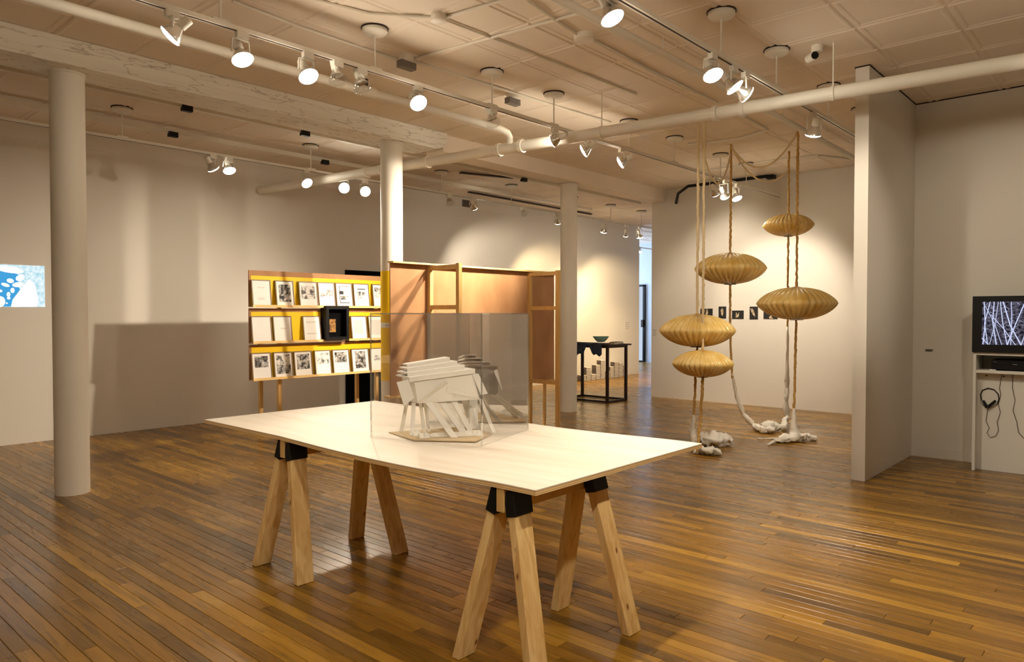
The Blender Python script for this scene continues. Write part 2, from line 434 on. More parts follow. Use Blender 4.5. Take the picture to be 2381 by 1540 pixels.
# walls
WT = .14
struct(MB().span((XR, WALL_Y, 0), (13.62, WALL_Y+WT, CEIL)).build('wall_left', 'wall_paint'))
SHX = 9.93
struct(MB().span((SHX, -.5, 0), (SHX+WT, 5.97, CEIL)).build('wall_back', 'wall_paint'))
TVX = 7.40
struct(MB().span((TVX, YN, 0), (TVX+WT, 1.70, CEIL-.012)).build('wall_right', 'wall_paint'))
struct(MB().span((5.99, 1.695, 0), (TVX+WT, 1.795, CEIL-.012)).build('wall_partition', 'wall_paint'))
struct(MB().span((XF, 5.0, 0), (XF+WT, 12.5, CEIL)).build('wall_far', 'door_paint'))
struct(MB().span((XR-WT, YN, 0), (XR, WALL_Y+WT, CEIL)).build('wall_rear', 'wall_paint'))
struct(MB().span((XR, YN-WT, 0), (TVX, YN, CEIL)).build('wall_near', 'wall_paint'))
struct(MB().span((SHX+WT, 4.86, 0), (XF, 5.0, CEIL)).build('wall_corridor', 'wall_paint'))
struct(MB().span((13.0, 12.36, 0), (XF, 12.5, CEIL)).build('wall_end', 'wall_paint'))
struct(MB().span((12.9, WALL_Y+WT, 0), (13.04, 12.5, CEIL)).build('wall_side', 'wall_paint'))
struct(MB().span((TVX-.012, YN, 0), (TVX, 1.695, .09)).build('baseboard_right', 'wall_paint'))
struct(MB().span((5.985, 1.69, CEIL-.012), (TVX, 1.80, CEIL)).build('gap_shade_1', 'dark_gap'))  # dark strip stands for the crack's shade at the partition top
struct(MB().span((TVX-.006, YN, CEIL-.012), (TVX+.05, 1.69, CEIL)).build('gap_shade_2', 'dark_gap'))  # dark strip colours in the gap shade above the right wall
# upper drywall seam on the left wall
struct(MB().span((XR, WALL_Y-.008, CEIL-.17), (13.62, WALL_Y, CEIL)).build('trim_3', 'wall_paint'))

# clad beam and its slimmer run beyond
BZ = 3.03
bm_ = MB()
prof = [(XR, BZ), (5.10, BZ), (5.22, BZ+.03), (5.27, BZ+.09), (5.27, CEIL-.006), (XR, CEIL-.006)]
k = len(prof)
bm_.add([(x, 5.66, z) for x, z in prof] + [(x, 6.02, z) for x, z in prof],
        [tuple(range(k)), tuple(range(2*k-1, k-1, -1))] + [(i, (i+1) % k, (i+1) % k+k, i+k) for i in range(k)])
struct(bm_.build('beam', 'beam_paint'))
struct(MB().span((5.27, 5.72, BZ+.005), (9.9, 5.99, CEIL-.006)).build('beam', 'ceiling_paint'))

# columns
def column(x, y, top):
    m = MB().lathe([(.112, 0), (.112, top-.02), (.118, top-.015), (.118, top)], 40, Matrix.Translation((x, y, 0)))
    return shade(struct(m.build('column', 'column_paint', origin=(x, y, 0))))
column(1.755, 5.88, BZ); c2 = column(4.66, 5.83, BZ); column(7.70, 5.90, BZ)

# door in the far bluish room
dr = struct(MB().span((XF-.02, 10.44, 0), (XF, 10.80, 2.06)).build('door_1', 'black'))
dr['label'] = 'dark framed glazed door in the bluish far room'
MB().span((XF-.06, 10.40, 0), (XF-.0, 10.46, 2.09)).build('door_frame', 'black', dr)
MB().span((XF-.06, 10.40, 2.06), (XF-.0, 11.5, 2.10)).build('door_frame', 'black', dr)
MB().span((XF-.04, 10.47, .04), (XF-.03, 10.70, 2.05)).build('pane', 'door_daylight', dr)
MB().span((XF-.05, 10.70, .02), (XF-.02, 10.735, 2.06)).build('mullion', 'dark_metal', dr)
MB().span((XF-.04, 10.74, .04), (XF-.03, 11.2, 2.05)).build('pane', 'door_daylight', dr)
MB().span((XF-.10, 10.43, .95), (XF-.06, 10.49, 1.15)).build('door_handle', 'dark_metal', dr)
# black doorway panel on the left wall
d2 = struct(MB().span((5.96, WALL_Y-.03, 0), (6.86, WALL_Y-.008, 1.92)).build('door_2', 'black_matte'))
d2['label'] = 'flat black panel on the left wall behind the display'
# unseen window and area light, added for the far room's bluish light
w1 = struct(MB().span((14.2, 12.33, .9), (16.6, 12.36, 2.7)).build('added_window', 'door_daylight'))
MB().span((15.38, 12.31, .9), (15.42, 12.34, 2.7)).build('mullion', 'white_metal', w1)
al = bpy.data.lights.new('added_daylight', 'AREA'); al.shape = 'RECTANGLE'; al.size = 2.4; al.size_y = 1.8; al.energy = 90; al.color = (.55, .72, 1)
ao = bpy.data.objects.new('added_daylight', al); COL.objects.link(ao); ao.location = (15.4, 12.28, 1.8); ao.rotation_euler = (-math.pi/2, 0, 0)

# ------------------------------------------------------------------ ceiling services
def pipe_run(name, pts, r, label, m='pipe_paint', n=14, cat='pipe'):
    o = MB().tube(pts, r, n).build(name, m, origin=pts[0]); shade(o); return tag(o, label, cat)
PA, PB = Vector((5.555, -.40, 2.86)), Vector((4.68, 8.45, 2.86))
mp_ = pipe_run('main_pipe', [PA, PB], .05, 'thick white pipe crossing the whole ceiling diagonally in front of the room', n=20)
pd = (PB-PA).normalized()
def coupling(parent, t, r=.062, w=.05):
    p = PA + pd*t; MB().tube([p - pd*w, p + pd*w], r, 20).build('coupling', 'pipe_paint', parent)
for y in (2.39, 2.60, 4.44, 4.70, 5.62, 6.52): coupling(mp_, (y-PA.y)/pd.y, w=.018)
def hanger(parent, p, z0, zt, r=.006):
    MB().tube([(p[0], p[1], z0), (p[0], p[1], zt)], r, 6).build('hanger_rod', 'pipe_paint', parent)
for y in (1.75, 3.6, 6.3):
    p = PA + pd*((y-PA.y)/pd.y); hanger(mp_, p, 2.9, CEIL); MB().tube([p-pd*.012, p+pd*.012], .056, 18).build('hanger_ring', 'pipe_paint', mp_)
br = pipe_run('branch_pipe', [(XR+.02, 4.53, 3.0), (4.90, 4.54, 3.0), (4.99, 4.54, 2.985), (5.03, 4.55, 2.95), (5.04, 4.55, 2.89)], .032, 'slim white pipe running beside the beam to an elbow')
MB().tube([(3.30, 4.535, 3.0), (3.46, 4.535, 3.0)], .042, 14).build('coupling', 'pipe_paint', br)
MB().tube([(3.38, 4.535, 3.02), (3.38, 4.535, 3.09)], .018, 8).build('valve', 'black', br)
b2 = pipe_run('branch_pipe', [(XR+.02, 2.56, 3.10), (5.3, 2.60, 3.10), (7.3, 2.64, 3.10), (9.9, 2.68, 3.10)], .028, 'thin white pipe beside the right lamp track reaching the back wall')
for x in (3.2, 4.45, 6.6): MB().tube([(x, 2.595, 3.10), (x, 2.595, CEIL)], .005, 6).build('hanger_rod', 'pipe_paint', b2)

def conduit(pts, label, r=.011, m='pipe_paint'):
    return pipe_run('conduit', [atz(x, y, CEIL-.014) for x, y in pts], r, label, m, 8, 'conduit')
conduit([(540, 2), (700, 64), (933, 142)], 'thin conduit above the left lamp track ending at a junction box')
conduit([(957, 139), (1150, 85), (1335, 34), (1420, 12)], 'thin conduit crossing the ceiling from the grey junction box to upper right')
conduit([(960, 142), (1320, 255), (1420, 285)], 'thin conduit running right past the ceiling lamp boxes')
conduit([(700, -8), (860, 32), (1012, 40)], 'thin conduit at top centre entering the small junction box', .01)
conduit([(1030, 42), (1190, -6)], 'short thin conduit leaving the top junction box to the upper right', .01)
conduit([(1030, 45), (1200, 110), (1480, 220)], 'thin conduit leaving the top junction box to the lower right', .008)
conduit([(1225, 0), (1310, 60), (1345, 82)], 'short conduit reaching the round ceiling box from the top edge', .01)
conduit([(1375, 92), (1500, 158), (1668, 240)], 'dark edged conduit running from the round ceiling box to the main pipe', .013)
conduit([(1722, 268), (1785, 302), (1720, 322), (1660, 330), (1600, 336)], 'bent conduit behind the main pipe above the hanging lanterns', .012)
conduit([(1995, 372), (1900, 362), (1800, 372), (1640, 398)], 'pale conduit near the back wall above the lanterns', .010)
cd = pipe_run('flexible_conduit', [atz(1572, 472, 3.0), atz(1577, 450, 3.08), atz(1600, 433, 3.15), atz(1660, 426, 3.18), atz(1785, 410, 3.19)], .022, 'black flexible conduit under the ceiling along the back wall', 'black', 8, 'conduit')
MB().box(atz(1793, 412, 3.18), (.1, .1, .05)).build('box', 'black', cd)
for yy, z_, nm in ((7.55, 3.16, 'rear'), (6.55, 3.17, 'front')):
    pp = [(XR+.02, yy, z_), (10.5, yy, z_)]
    o = MB().bar(pp[0], pp[1], .05, .045).build('raceway', 'pipe_paint', origin=pp[0])
    tag(o, 'long white cable raceway on the ceiling %s' % ('close to the left wall' if nm == 'rear' else 'just behind the clad beam'), 'raceway')
    for x in ((2.9, 4.1, 7.5) if nm == 'front' else (3.2, 5.0)): MB().box((x, yy-.03, z_-.03), (.09, .05, .05)).build('clip_box', 'black', o)
def dark_strip(a, b, label):
    o = MB().bar(a, b, .05, .02).build('fluorescent_batten', 'dark_metal', origin=a); return tag(o, label, 'batten')
dark_strip((7.9, 8.0, 3.19), (11.2, 8.05, 3.19), 'long dark batten on the ceiling left of the middle column')
dark_strip((6.75, 7.0, 3.19), (7.5, 6.72, 3.19), 'short dark batten on the ceiling above the vent grille')

def jbox(x, y, label, r=.055, h=.045):
    p = atz(x, y, CEIL-.02)
    o = MB().lathe([(r, 0), (r, -h), (r*.8, -h-.006)], 20, Matrix.Translation((p.x, p.y, CEIL))).build('junction_box', 'pipe_paint', origin=(p.x, p.y, CEIL)); shade(o)
    tag(o, label, 'box'); return o
def cambox(x, y, label):
    o = jbox(x, y, label); p = atz(x, y, CEIL-.02)
    MB().box((p.x, p.y, CEIL-.075), (.14, .06, .05)).build('head', 'grille_grey', o); return o
cambox(945, 135, 'grey headed ceiling box above the left lamp track')
cambox(1192, 222, 'grey headed ceiling box between the two hanging rods at centre')
jbox(1020, 40, 'small junction box near the top edge where conduits meet', .05)
jbox(1358, 86, 'round junction box left of the right lamp track', .07, .04)
jbox(1100, 372, 'small box on the beam line right of the middle column', .05)
cam_o = jbox(1900, 112, 'ceiling bracket with a small dark eyed camera', .04, .05); p = atz(1900, 112, CEIL-.02)
MB().tube([(p.x, p.y+.06, CEIL-.085), (p.x-.05, p.y+.0, CEIL-.085)], .03, 14).build('camera_body', 'white_metal', cam_o)
MB().tube([(p.x-.049, p.y+.0, CEIL-.085), (p.x-.056, p.y-.007, CEIL-.085)], .026, 14).build('lens', 'black', cam_o)

# lamp tracks: rail, rods and round ceiling boxes
TZ = 2.93
def track(name, y, x0, x1, rods, label):
    o = thing('lamp_track', (x0, y, TZ), label, 'track')
    MB().span((x0, y-.018, TZ-.012), (x1, y+.018, TZ+.012)).build('rail', 'white_metal', o)
    MB().span((x0, y-.006, TZ-.0135), (x1, y+.006, TZ-.011)).build('slot', 'dark_metal', o)
    for x in rods:
        MB().tube([(x, y, TZ), (x, y, CEIL)], .006, 6).build('rod', 'white_metal', o)
        MB().box((x, y, TZ+.018), (.10, .03, .014)).build('clip', 'white_metal', o)
        b = shade(MB().lathe([(.085, CEIL), (.085, CEIL-.03), (.07, CEIL-.045), (.02, CEIL-.05)], 24, Matrix.Translation((x, y, 0))).build('ceiling_box', 'white_metal', o))
        MB().lathe([(.092, CEIL), (.092, CEIL-.012)], 24, Matrix.Translation((x, y, 0))).build('gasket', 'dark_metal', o)
    return o
Y1, Y2, Y3 = 3.95, 2.10, 7.20
track('a', Y1, -1.5, 10.0, (1.95, 3.02, 4.16, 4.94, 6.13, 7.03, 8.13, 8.85), 'long white lamp track from upper left past the main pipe to the lanterns')
track('b', Y2, -.5, 7.3, (2.6, 4.32, 5.20, 6.30, 7.20), 'white lamp track on the right side beside the partition wall')
track('c', Y3, .5, 13.4, (2.6, 4.6, 6.6, 8.0, 9.5, 10.6, 11.6), 'far white lamp track in front of the left wall')

# ------------------------------------------------------------------ track lamps
def spot(parent, loc, d, power, ang, blend, col=(1.0, .865, .69)):
    l = bpy.data.lights.new('lamp_light', 'SPOT'); l.energy = power*SPOT; l.spot_size = math.radians(ang); l.spot_blend = blend
    l.color = col; l.shadow_soft_size = .035
    o = bpy.data.objects.new('lamp_light', l); COL.objects.link(o); o.parent = parent
    o.location = loc; o.rotation_euler = d.to_track_quat('-Z', 'Y').to_euler(); return o
def lamp(x, y, Y, aim, label, lit=True, power=60, ang=70, blend=.6, X=None, z=None, spill=0, col=(1.0, .86, .68)):
    P = aty(x, y, Y) if X is None else Vector((X, Y, z if z else 2.77))
    P.z = min(max(P.z, 2.66), 2.83)
    o = thing('track_lamp', (P.x, Y, TZ-.012), label, 'lamp', 'track lamps')
    d = (Vector(aim) - P).normalized()
    MB().box((P.x, Y, TZ-.03), (.07, .032, .036)).build('adapter', 'white_metal', o)
    # yoke lies in the plane across the lamp axis
    dh = Vector((d.x, d.y, 0)); dh = dh.normalized() if dh.length > .05 else Vector((1, 0, 0))
    s = Vector((-dh.y, dh.x, 0))*.058
    top = Vector((P.x, Y, TZ-.055)); q = P - d*.03
    if lit or True:
        MB().tube([q+s, Vector((q.x, q.y, top.z))*1.0+s*.9, top+s*.6, top-s*.6, Vector((q.x, q.y, top.z))-s*.9, q-s], .0055, 6).build('yoke', 'white_metal', o)
    M = Matrix.Translation(P) @ d.to_track_quat('Z', 'Y').to_matrix().to_4x4()
    MB().lathe([(.022, -.125), (.026, -.12), (.026, -.06), (.02, -.055)], 16, M).build('socket', 'white_metal', o, smooth=False)
    rp = [(.02, -.06), (.024, -.05), (.045, -.02), (.058, .0), (.061, .012)]
    if lit:
        r = MB().lathe(rp, 24, M, cap=False).build('reflector', 'reflector', o, smooth=True)
        MB().lathe([(.061, .012), (.055, .020), (.035, .027), (.006, .030)], 24, M).build('lens', 'lamp_glow', o, smooth=True)
        lo = P + d*.06 - Vector((P.x, Y, TZ-.012))
        spot(o, lo, d, power, ang, blend, col)
        if spill:
            l = bpy.data.lights.new('lamp_spill', 'POINT'); l.energy = spill*SPOT; l.color = col; l.shadow_soft_size = .05
            so = bpy.data.objects.new('lamp_spill', l); COL.objects.link(so); so.parent = o; so.location = lo
    else:
        MB().lathe(rp[:3], 24, M, cap=False).build('reflector', 'reflector', o, smooth=True)
        MB().lathe([(.045, -.02), (.058, .0), (.061, .014), (.054, .032), (.034, .046), (.006, .052)], 24, M).build('bulb', 'bulb_glass', o, smooth=True)
    return o
lamp(400, 80, Y1, (.4, 5.0, 1.2), 'lit lamp nearest the upper left corner, tilted to the left', power=15)
lamp(563, 135, Y1, (2.2, 2.9, .7), 'very bright lamp facing out, second from the upper left', power=12, ang=75, spill=4)
lamp(716, 175, Y1, (2.6, 2.5, .7), 'very bright lamp facing out, third from the upper left', power=14, ang=70, spill=4)
lamp(785, 183, Y1, (3.1, 3.6, .5), 'unlit clear bulb lamp just right of the third bright lamp', lit=False)
lamp(841, 200, Y1, (3.3, 3.3, .5), 'unlit clear bulb lamp under the first hanging rod', lit=False)
lamp(972, 238, Y1, (2.9, 1.9, .7), 'bright lamp over the table where the slim pipe has a yellowish mark', power=12, ang=60, spill=3)
lamp(1146, 283, Y1, (4.7, 3.4, .5), 'unlit lamp above the elbow of the slim pipe', lit=False)
lamp(1290, 326, Y1, (4.66, 5.83, 2.3), 'dim lamp beside the main pipe at centre', power=32, ang=40)
lamp(1360, 350, Y1, (3.4, 7.6, .5), 'bright starry lamp just below the main pipe, left of the biggest glare', power=190, ang=70, spill=1.5, blend=1.0)
lamp(1445, 377, Y1, (4.1, 6.9, .8), 'biggest brightest lamp at centre right of the room', power=190, ang=66, spill=3, blend=1.0)
lamp(1662, 447, Y1, (9.9, 4.3, 1.5), 'small side lit lamp, left of three near the hanging ropes', power=65, ang=80)
lamp(1685, 455, Y1, (9.9, 3.9, 1.3), 'small side lit lamp, middle of three near the hanging ropes', power=45, ang=70)
lamp(1713, 460, Y1, (8.3, 3.0, .6), 'starry small lamp, right of three near the hanging ropes', power=70, ang=70)
lamp(1422, 38, Y2, (3.3, .9, .3), 'bright lamp at the top edge on the right track', power=40, ang=90, spill=3)
lamp(1657, 172, Y2, (3.6, .9, .2), 'starry lamp on the right track, left of a close trio', power=50, ang=70)
lamp(1706, 200, Y2, (5.4, .4, .4), 'side lit lamp on the right track, middle of a close trio', power=35, ang=70)
lamp(1733, 217, Y2, (6.9, .5, 1.2), 'side lit lamp on the right track, right of a close trio', power=18, ang=70)
lamp(1891, 310, Y2, (6.9, 3.0, .0), 'bright lamp nearest the partition wall below the main pipe', power=35, ang=45)
lamp(495, 390, Y3, (5.0, 7.6, .8), 'narrow side lit lamp, leftmost on the far track', power=30)
lamp(533, 395, Y3, (3.6, 6.0, .4), 'starry lamp on the far track at left', power=40)
lamp(713, 425, Y3, (4.6, 5.9, 1.6), 'bright lamp on the far track above the display shelves', power=60, ang=60)
lamp(800, 437, Y3, (2.75, 2.8, .88), 'bright lamp on the far track left of the middle column pair', power=90, ang=30)
lamp(849, 445, Y3, (3.4, 2.4, .5), 'bright lamp on the far track touching the middle column', power=25, ang=50)
lamp(1046, 471, Y3, (7.4, 7.0, .5), 'small unlit lamp left of the grey vent', lit=False)
lamp(1102, 480, Y3, (9.4, 8.4, 1.3), 'white lamp tilted right in front of the grey vent', power=70, ang=75)
lamp(1219, 495, Y3, (9.6, 6.8, .5), 'small unlit lamp left of the third column', lit=False)
lamp(1297, 515, Y3, (10.6, 8.3, 1.2), 'half hidden lit lamp at the left edge of the third column', power=90, ang=80, col=(1.0, .76, .44))
lamp(1404, 537, Y3, (11.2, 8.3, .9), 'round glowing lamp right of the third column', power=80, ang=80, col=(1.0, .76, .44))
lamp(1455, 545, Y3, (12.6, 8.4, 1.0), 'small tilted lit lamp above the wall label', power=80, ang=80, col=(1.0, .76, .44))
lamp(1487, 550, Y3, (12.8, 7.4, .4), 'upper of two lamps glowing before the bluish room', power=50, ang=80, col=(1.0, .76, .44))
# unseen lamps and an extra track, added outside the frame as fill light
lamp(0, 0, Y1, (.9, 3.8, .2), 'added unseen lit lamp of the left track beyond the left edge of the picture', power=12, X=.6, z=2.77)
Y4 = .25
track('d', Y4, -2.2, 7.2, (-1.2, 2.0, 5.0), 'added unseen white lamp track overhead to the right, outside the picture')  # unseen track added to carry the fill lamps
lamp(0, 0, Y4, (1.9, 3.4, .3), 'added unseen lit lamp outside the picture aimed at the far left sawhorse', power=45, X=.1, z=2.77, ang=60)
lamp(0, 0, Y4, (2.0, 2.0, .4), 'added unseen lit lamp outside the picture aimed at the near sawhorse', power=36, X=1.4, z=2.77, ang=75)
lamp(0, 0, Y4, (3.3, 1.6, .3), 'added unseen lit lamp outside the picture aimed past the table corner', power=26, X=3.0, z=2.77, ang=80)
lamp(0, 0, Y4, (7.4, .6, 1.3), 'added unseen lit lamp outside the picture aimed at the right wall', power=25, X=4.4, z=2.77, ang=75)
lamp(0, 0, Y4, (6.9, 3.2, 1.3), 'added unseen lit lamp outside the picture aimed at the hanging lanterns', power=65, X=3.7, z=2.77, ang=42)
track('e', 9.5, 13.3, 16.9, (14.5, 16.2), 'short lamp track in the bluish far room')
lamp(1487, 578, 9.5, (14.6, 9.0, .2), 'lower of two lamps glowing before the bluish room', power=15, ang=80)
lamp(0, 0, Y4, (-2.6, 2.4, 1.5), 'added unseen lit lamp outside the picture aimed at the rear wall', power=90, X=-.9, z=2.77, ang=80)  # unseen lamp added to brighten the wall the mirrored pane reflects

# ------------------------------------------------------------------ table on sawhorses
TT = .69; TX0, TX1, TY0, TY1 = 1.905, 3.125, 1.602, 4.10
tb = thing('plywood_table', (2.515, 2.85, TT-.019), 'large pale plywood sheet laid flat across two sawhorses', 'table')
def sag(y):
    t = (y-1.775)/1.49
    return -.014*math.sin(math.pi*t) if 0 < t < 1 else .004*min(abs(t), abs(t-1))
def sheet(z0, z1, e):
    m = MB(); n = 24
    for i in range(n+1):
        y = TY0+e + (TY1-TY0-2*e)*i/n; g = sag(y)
        m.v += [(TX0+e, y, TT-z1+g), (TX1-e, y, TT-z1+g), (TX1-e, y, TT-z0+g), (TX0+e, y, TT-z0+g)]
    m.f = [(4*i+k, 4*i+(k+1) % 4, 4*i+4+(k+1) % 4, 4*i+4+k) for i in range(n) for k in range(4)] + [(0, 1, 2, 3), (4*n, 4*n+1, 4*n+2, 4*n+3)]
    return m
sheet(0, .004, 0).build('face_veneer', 'table_plywood', tb)
for k, (a, b_, m) in enumerate(((.004, .008, 'ply_core_dark'), (.008, .0135, 'ply_core_light'), (.0135, .016, 'ply_core_dark'), (.016, .020, 'ply_core_light'))):
    sheet(a, b_, .0006*((k+1) % 2)).build('ply', m, tb)
def sawhorse(yc, label, dy=.185, x0=1.965, x1=2.44):
    o = thing('sawhorse', (2.19, yc, 0), label, 'sawhorse', 'sawhorses under the plywood table')
    zt = TT-.0205
    MB().span((x0-.055, yc-.019, zt-.089), (x1+.055, yc+.019, zt)).build('top_rail', 'stud_pine', o, bevel=.002)
    for x in (x0, x1):
        for s in (-1, 1):
            p = Vector((x, yc + s*.040, zt-.045)); q = Vector((x + (-.06 if x == x0 else .06), yc + s*dy, 0)); d = (q-p).normalized()
            n = Vector((0, d.z, -d.y)).normalized()*s            # outward normal of the leg's broad face
            h = .0445; t = .019
            # leg cut level with the floor
            def sec(P, zcut):
                out = []
                for a in (-1, 1):
                    for b_ in (-1, 1):
                        c = P + Vector((a*h, 0, 0)) + n*(b_*t)
                        if zcut is not None: c = c + d*((zcut - c.z)/d.z)
                        out.append(c)
                return out
            A = sec(p, None); B = sec(q, 0.0)
            lg = MB().add(A+B, [(0, 1, 3, 2), (4, 6, 7, 5), (0, 4, 5, 1), (2, 3, 7, 6), (0, 2, 6, 4), (1, 5, 7, 3)])
            # parent-space mesh with its own grain origin
            lg.build('leg', 'pine', o, bevel=.003)
            # plastic bracket sleeve: two faces round the leg head
            br_ = MB(); e = .005
            c0, c1 = p - d*.035, p + d*.055
            ring = lambda P, g: [P + Vector((a*(h+g), 0, 0)) + n*(b_*(t+g)) for a, b_ in ((-1, -1), (1, -1), (1, 1), (-1, 1))]
            r0, r1 = ring(c0, e), ring(c1, e)
            br_.add(r0+r1, [(k, (k+1) % 4, 4+(k+1) % 4, 4+k) for k in range(4)] + [(0, 1, 2, 3), (4, 5, 6, 7)])
            b3 = br_.build('bracket', 'black_plastic', o, bevel=.002)
            # raised panel and half-moon slot on the outer face
            F = lambda u, w, g: p + d*w + Vector((u, 0, 0)) + n*(t+e+g)
            MB().plate([F(-.028, -.022, .003), F(.028, -.022, .003), F(.028, .045, .003), F(-.028, .045, .003)], .0035).build('raised_panel', 'black_plastic', b3)
            MB().plate([F(.014*math.cos(a), -.012+.012*math.sin(a), .004) for a in [math.pi*k/8 for k in range(9)]], .0015).build('slot', 'stud_pine', b3)
    return o
sawhorse(1.775, 'pine sawhorse with black brackets under the near right end of the table')
sawhorse(3.265, 'pine sawhorse with black brackets under the far left end of the table', .2)

# ------------------------------------------------------------------ clear case over the paper model
TS = TT-.0105           # table surface under the case
vl, vn, vr = atz(863, 1017, TS), atz(1120, 1038, TS), atz(1228, 999, TS); vb = vl + vr - vn
for q in (vl, vn, vr, vb): q.z = TS
VH = 1.302
vc = (vl+vr)/2
case = thing('display_case', (vc.x, vc.y, TS), 'clear acrylic cube case with a mirrored back on the plywood table', 'display case')
def pane(a, b_, m, name='pane'):
    n = (b_-a).cross(UZ).normalized()*.0025
    vs = [a+n, b_+n, b_-n, a-n]; vs = [Vector((v.x, v.y, TS+.0008)) for v in vs] + [Vector((v.x, v.y, VH)) for v in vs]
    return MB().add(vs, [(0, 1, 2, 3), (4, 5, 6, 7)] + [(k, (k+1) % 4, 4+(k+1) % 4, 4+k) for k in range(4)]).build(name, m, case)
pane(vl, vn, 'acrylic'); pane(vn, vr, 'acrylic'); pane(vl, vb, 'acrylic')
pane(vb, vr, 'mirror_acrylic', 'mirrored_pane')['label'] = 'mirrored back pane reflecting the model'
MB().plate([Vector((v.x, v.y, VH+.0055)) for v in (vl, vn, vr, vb)], .005).build('top_pane', 'acrylic', case)
for a in (vl, vn, vr, vb): MB().box((a.x, a.y, (TS+VH)/2), (.006, .006, VH-TS-.004)).build('edge', 'acrylic_edge', case)
for a, b_ in ((vl, vn), (vn, vr), (vr, vb), (vb, vl)): MB().bar(Vector((a.x, a.y, VH+.001)), Vector((b_.x, b_.y, VH+.001)), .006, .006).build('edge', 'acrylic_edge', case)

# white paper model
md = thing('paper_model', (2.52, 2.72, TS), 'white paper house model with stepped roof on splayed strips inside the clear case', 'model')
bz = TS + .0015
def zx(x, y): return (860 + x/4.667, 720 + y/4.667)
def fz(x, y, z): return atz(*zx(x, y), z)
b0 = [fz(205, 1330, bz+.006), fz(470, 1410, bz+.006), fz(1150, 1425, bz+.006), fz(1320, 1340, bz+.006), fz(1000, 1270, bz+.006)]
MB().plate(b0[::-1] if (b0[1]-b0[0]).cross(b0[2]-b0[0]).z < 0 else b0, .006).build('base_board', 'base_board', md)
zb = TS + .165
E0, E1 = fz(520, 1020, zb), fz(1190, 975, zb)
ux = (E1-E0); ux.z = 0; LW = ux.length; ux.normalize(); vy = UZ.cross(ux)
if vy.dot(FWH) < 0: vy = -vy
def front(x, y, dpt=0):                 # point on the model's front plane (dpt behind it)
    r = ray(*zx(x, y)); P0 = E0 + vy*dpt
    return C0 + r*((P0-C0).dot(vy)/r.dot(vy))
ft = [front(520, 1020), front(1190, 975), front(1110, 665), front(480, 755)]
DP = .165
body = MB(); k = 4
bk = [p + vy*DP for p in ft]
body.add(ft+bk, [(0, 1, 2, 3), (7, 6, 5, 4)] + [(i, i+4, (i+1) % 4+4, (i+1) % 4) for i in range(4)])
body.build('body', 'model_white', md)
tl, trr = ft[3], ft[2]
for s, (e0, e1, dz, db) in enumerate(((-.03, .012, .004, -.012), (-.024, -.03, .024, .028), (-.010, -.055, .044, .066), (.006, -.08, .062, .104))):
    a = tl + ux*e0 + vy*db + UZ*dz; c = trr + ux*e1 + vy*db + UZ*dz
    MB().plate([a, c, c+vy*(.175-db), a+vy*(.175-db)], -.007).build('roof_step', 'model_white', md)
    MB().plate([a+vy*.004, c+vy*.004, c+vy*.004-UZ*.017, a+vy*.004-UZ*.017], .003).build('riser', 'model_white', md)
# flap sheets
MB().plate([front(290, 790, .01), front(415, 760, .0), front(480, 960, -.02), front(370, 1050, -.01)], .003).build('side_flap', 'model_white', md)
MB().plate([front(1100, 690, .0), front(1175, 700, .03), front(1275, 915, -.01), front(1205, 930, -.02)], .003).build('side_flap', 'model_white', md)
MB().plate([front(520, 1010, -.012), front(545, 1020, -.004), front(850, 800, -.004), front(815, 770, -.03)], .003).build('strip', 'model_white', md)
MB().plate([front(840, 830, -.002), front(1120, 940, -.003), front(1190, 970, -.003), front(830, 900, -.002)], .002).build('strip', 'model_white', md)
for (x0, y0, x1, y1, w, dp) in ((400, 1060, 340, 1330, 40, .10), (475, 1050, 455, 1370, 44, .05), (545, 1080, 590, 1330, 34, .06), (590, 1080, 640, 1330, 30, .12),
                               (640, 1050, 915, 1395, 75, .0), (775, 1040, 1040, 1370, 80, .03), (905, 1030, 1105, 1350, 60, .02), (1025, 1020, 1100, 1230, 70, .09), (1120, 1000, 1130, 1300, 90, .13), (1200, 1000, 1345, 1340, 40, .02)):
    q = [front(x0-w/2, y0, dp), front(x0+w/2, y0, dp), fz(x1+w/2, y1, bz+.007), fz(x1-w/2, y1, bz+.007)]
    for p in q[:2]: p.z = max(p.z, zb-.002)
    MB().plate(q, .004).build('support_strip', 'model_white', md)
rr_ = random.Random(2)
for (x, y, w, h) in ((520, 1360, 90, 40), (600, 1385, 110, 36), (760, 1370, 200, 30), (1000, 1365, 240, 30), (1150, 1360, 160, 40)):
    a, b_ = fz(x-w/2, y+15, bz+.007), fz(x+w/2, y+10, bz+.007)
    pts = [a + (b_-a)*t for t in (0, .25, .5, .75, 1)]
    v = [p for p in pts] + [p + vy*.05 for p in pts] + [p + UZ*(h/4.667/500 + rr_.random()*.012) + vy*(.01+rr_.random()*.02) for p in pts]
    fs = [(i, i+1, 11+i, 10+i) for i in range(4)] + [(10+i, 11+i, 6+i, 5+i) for i in range(4)] + [(0, 10, 5), (4, 9, 14)]
    MB().add(v, fs).build('crumpled_paper', 'model_white', md)

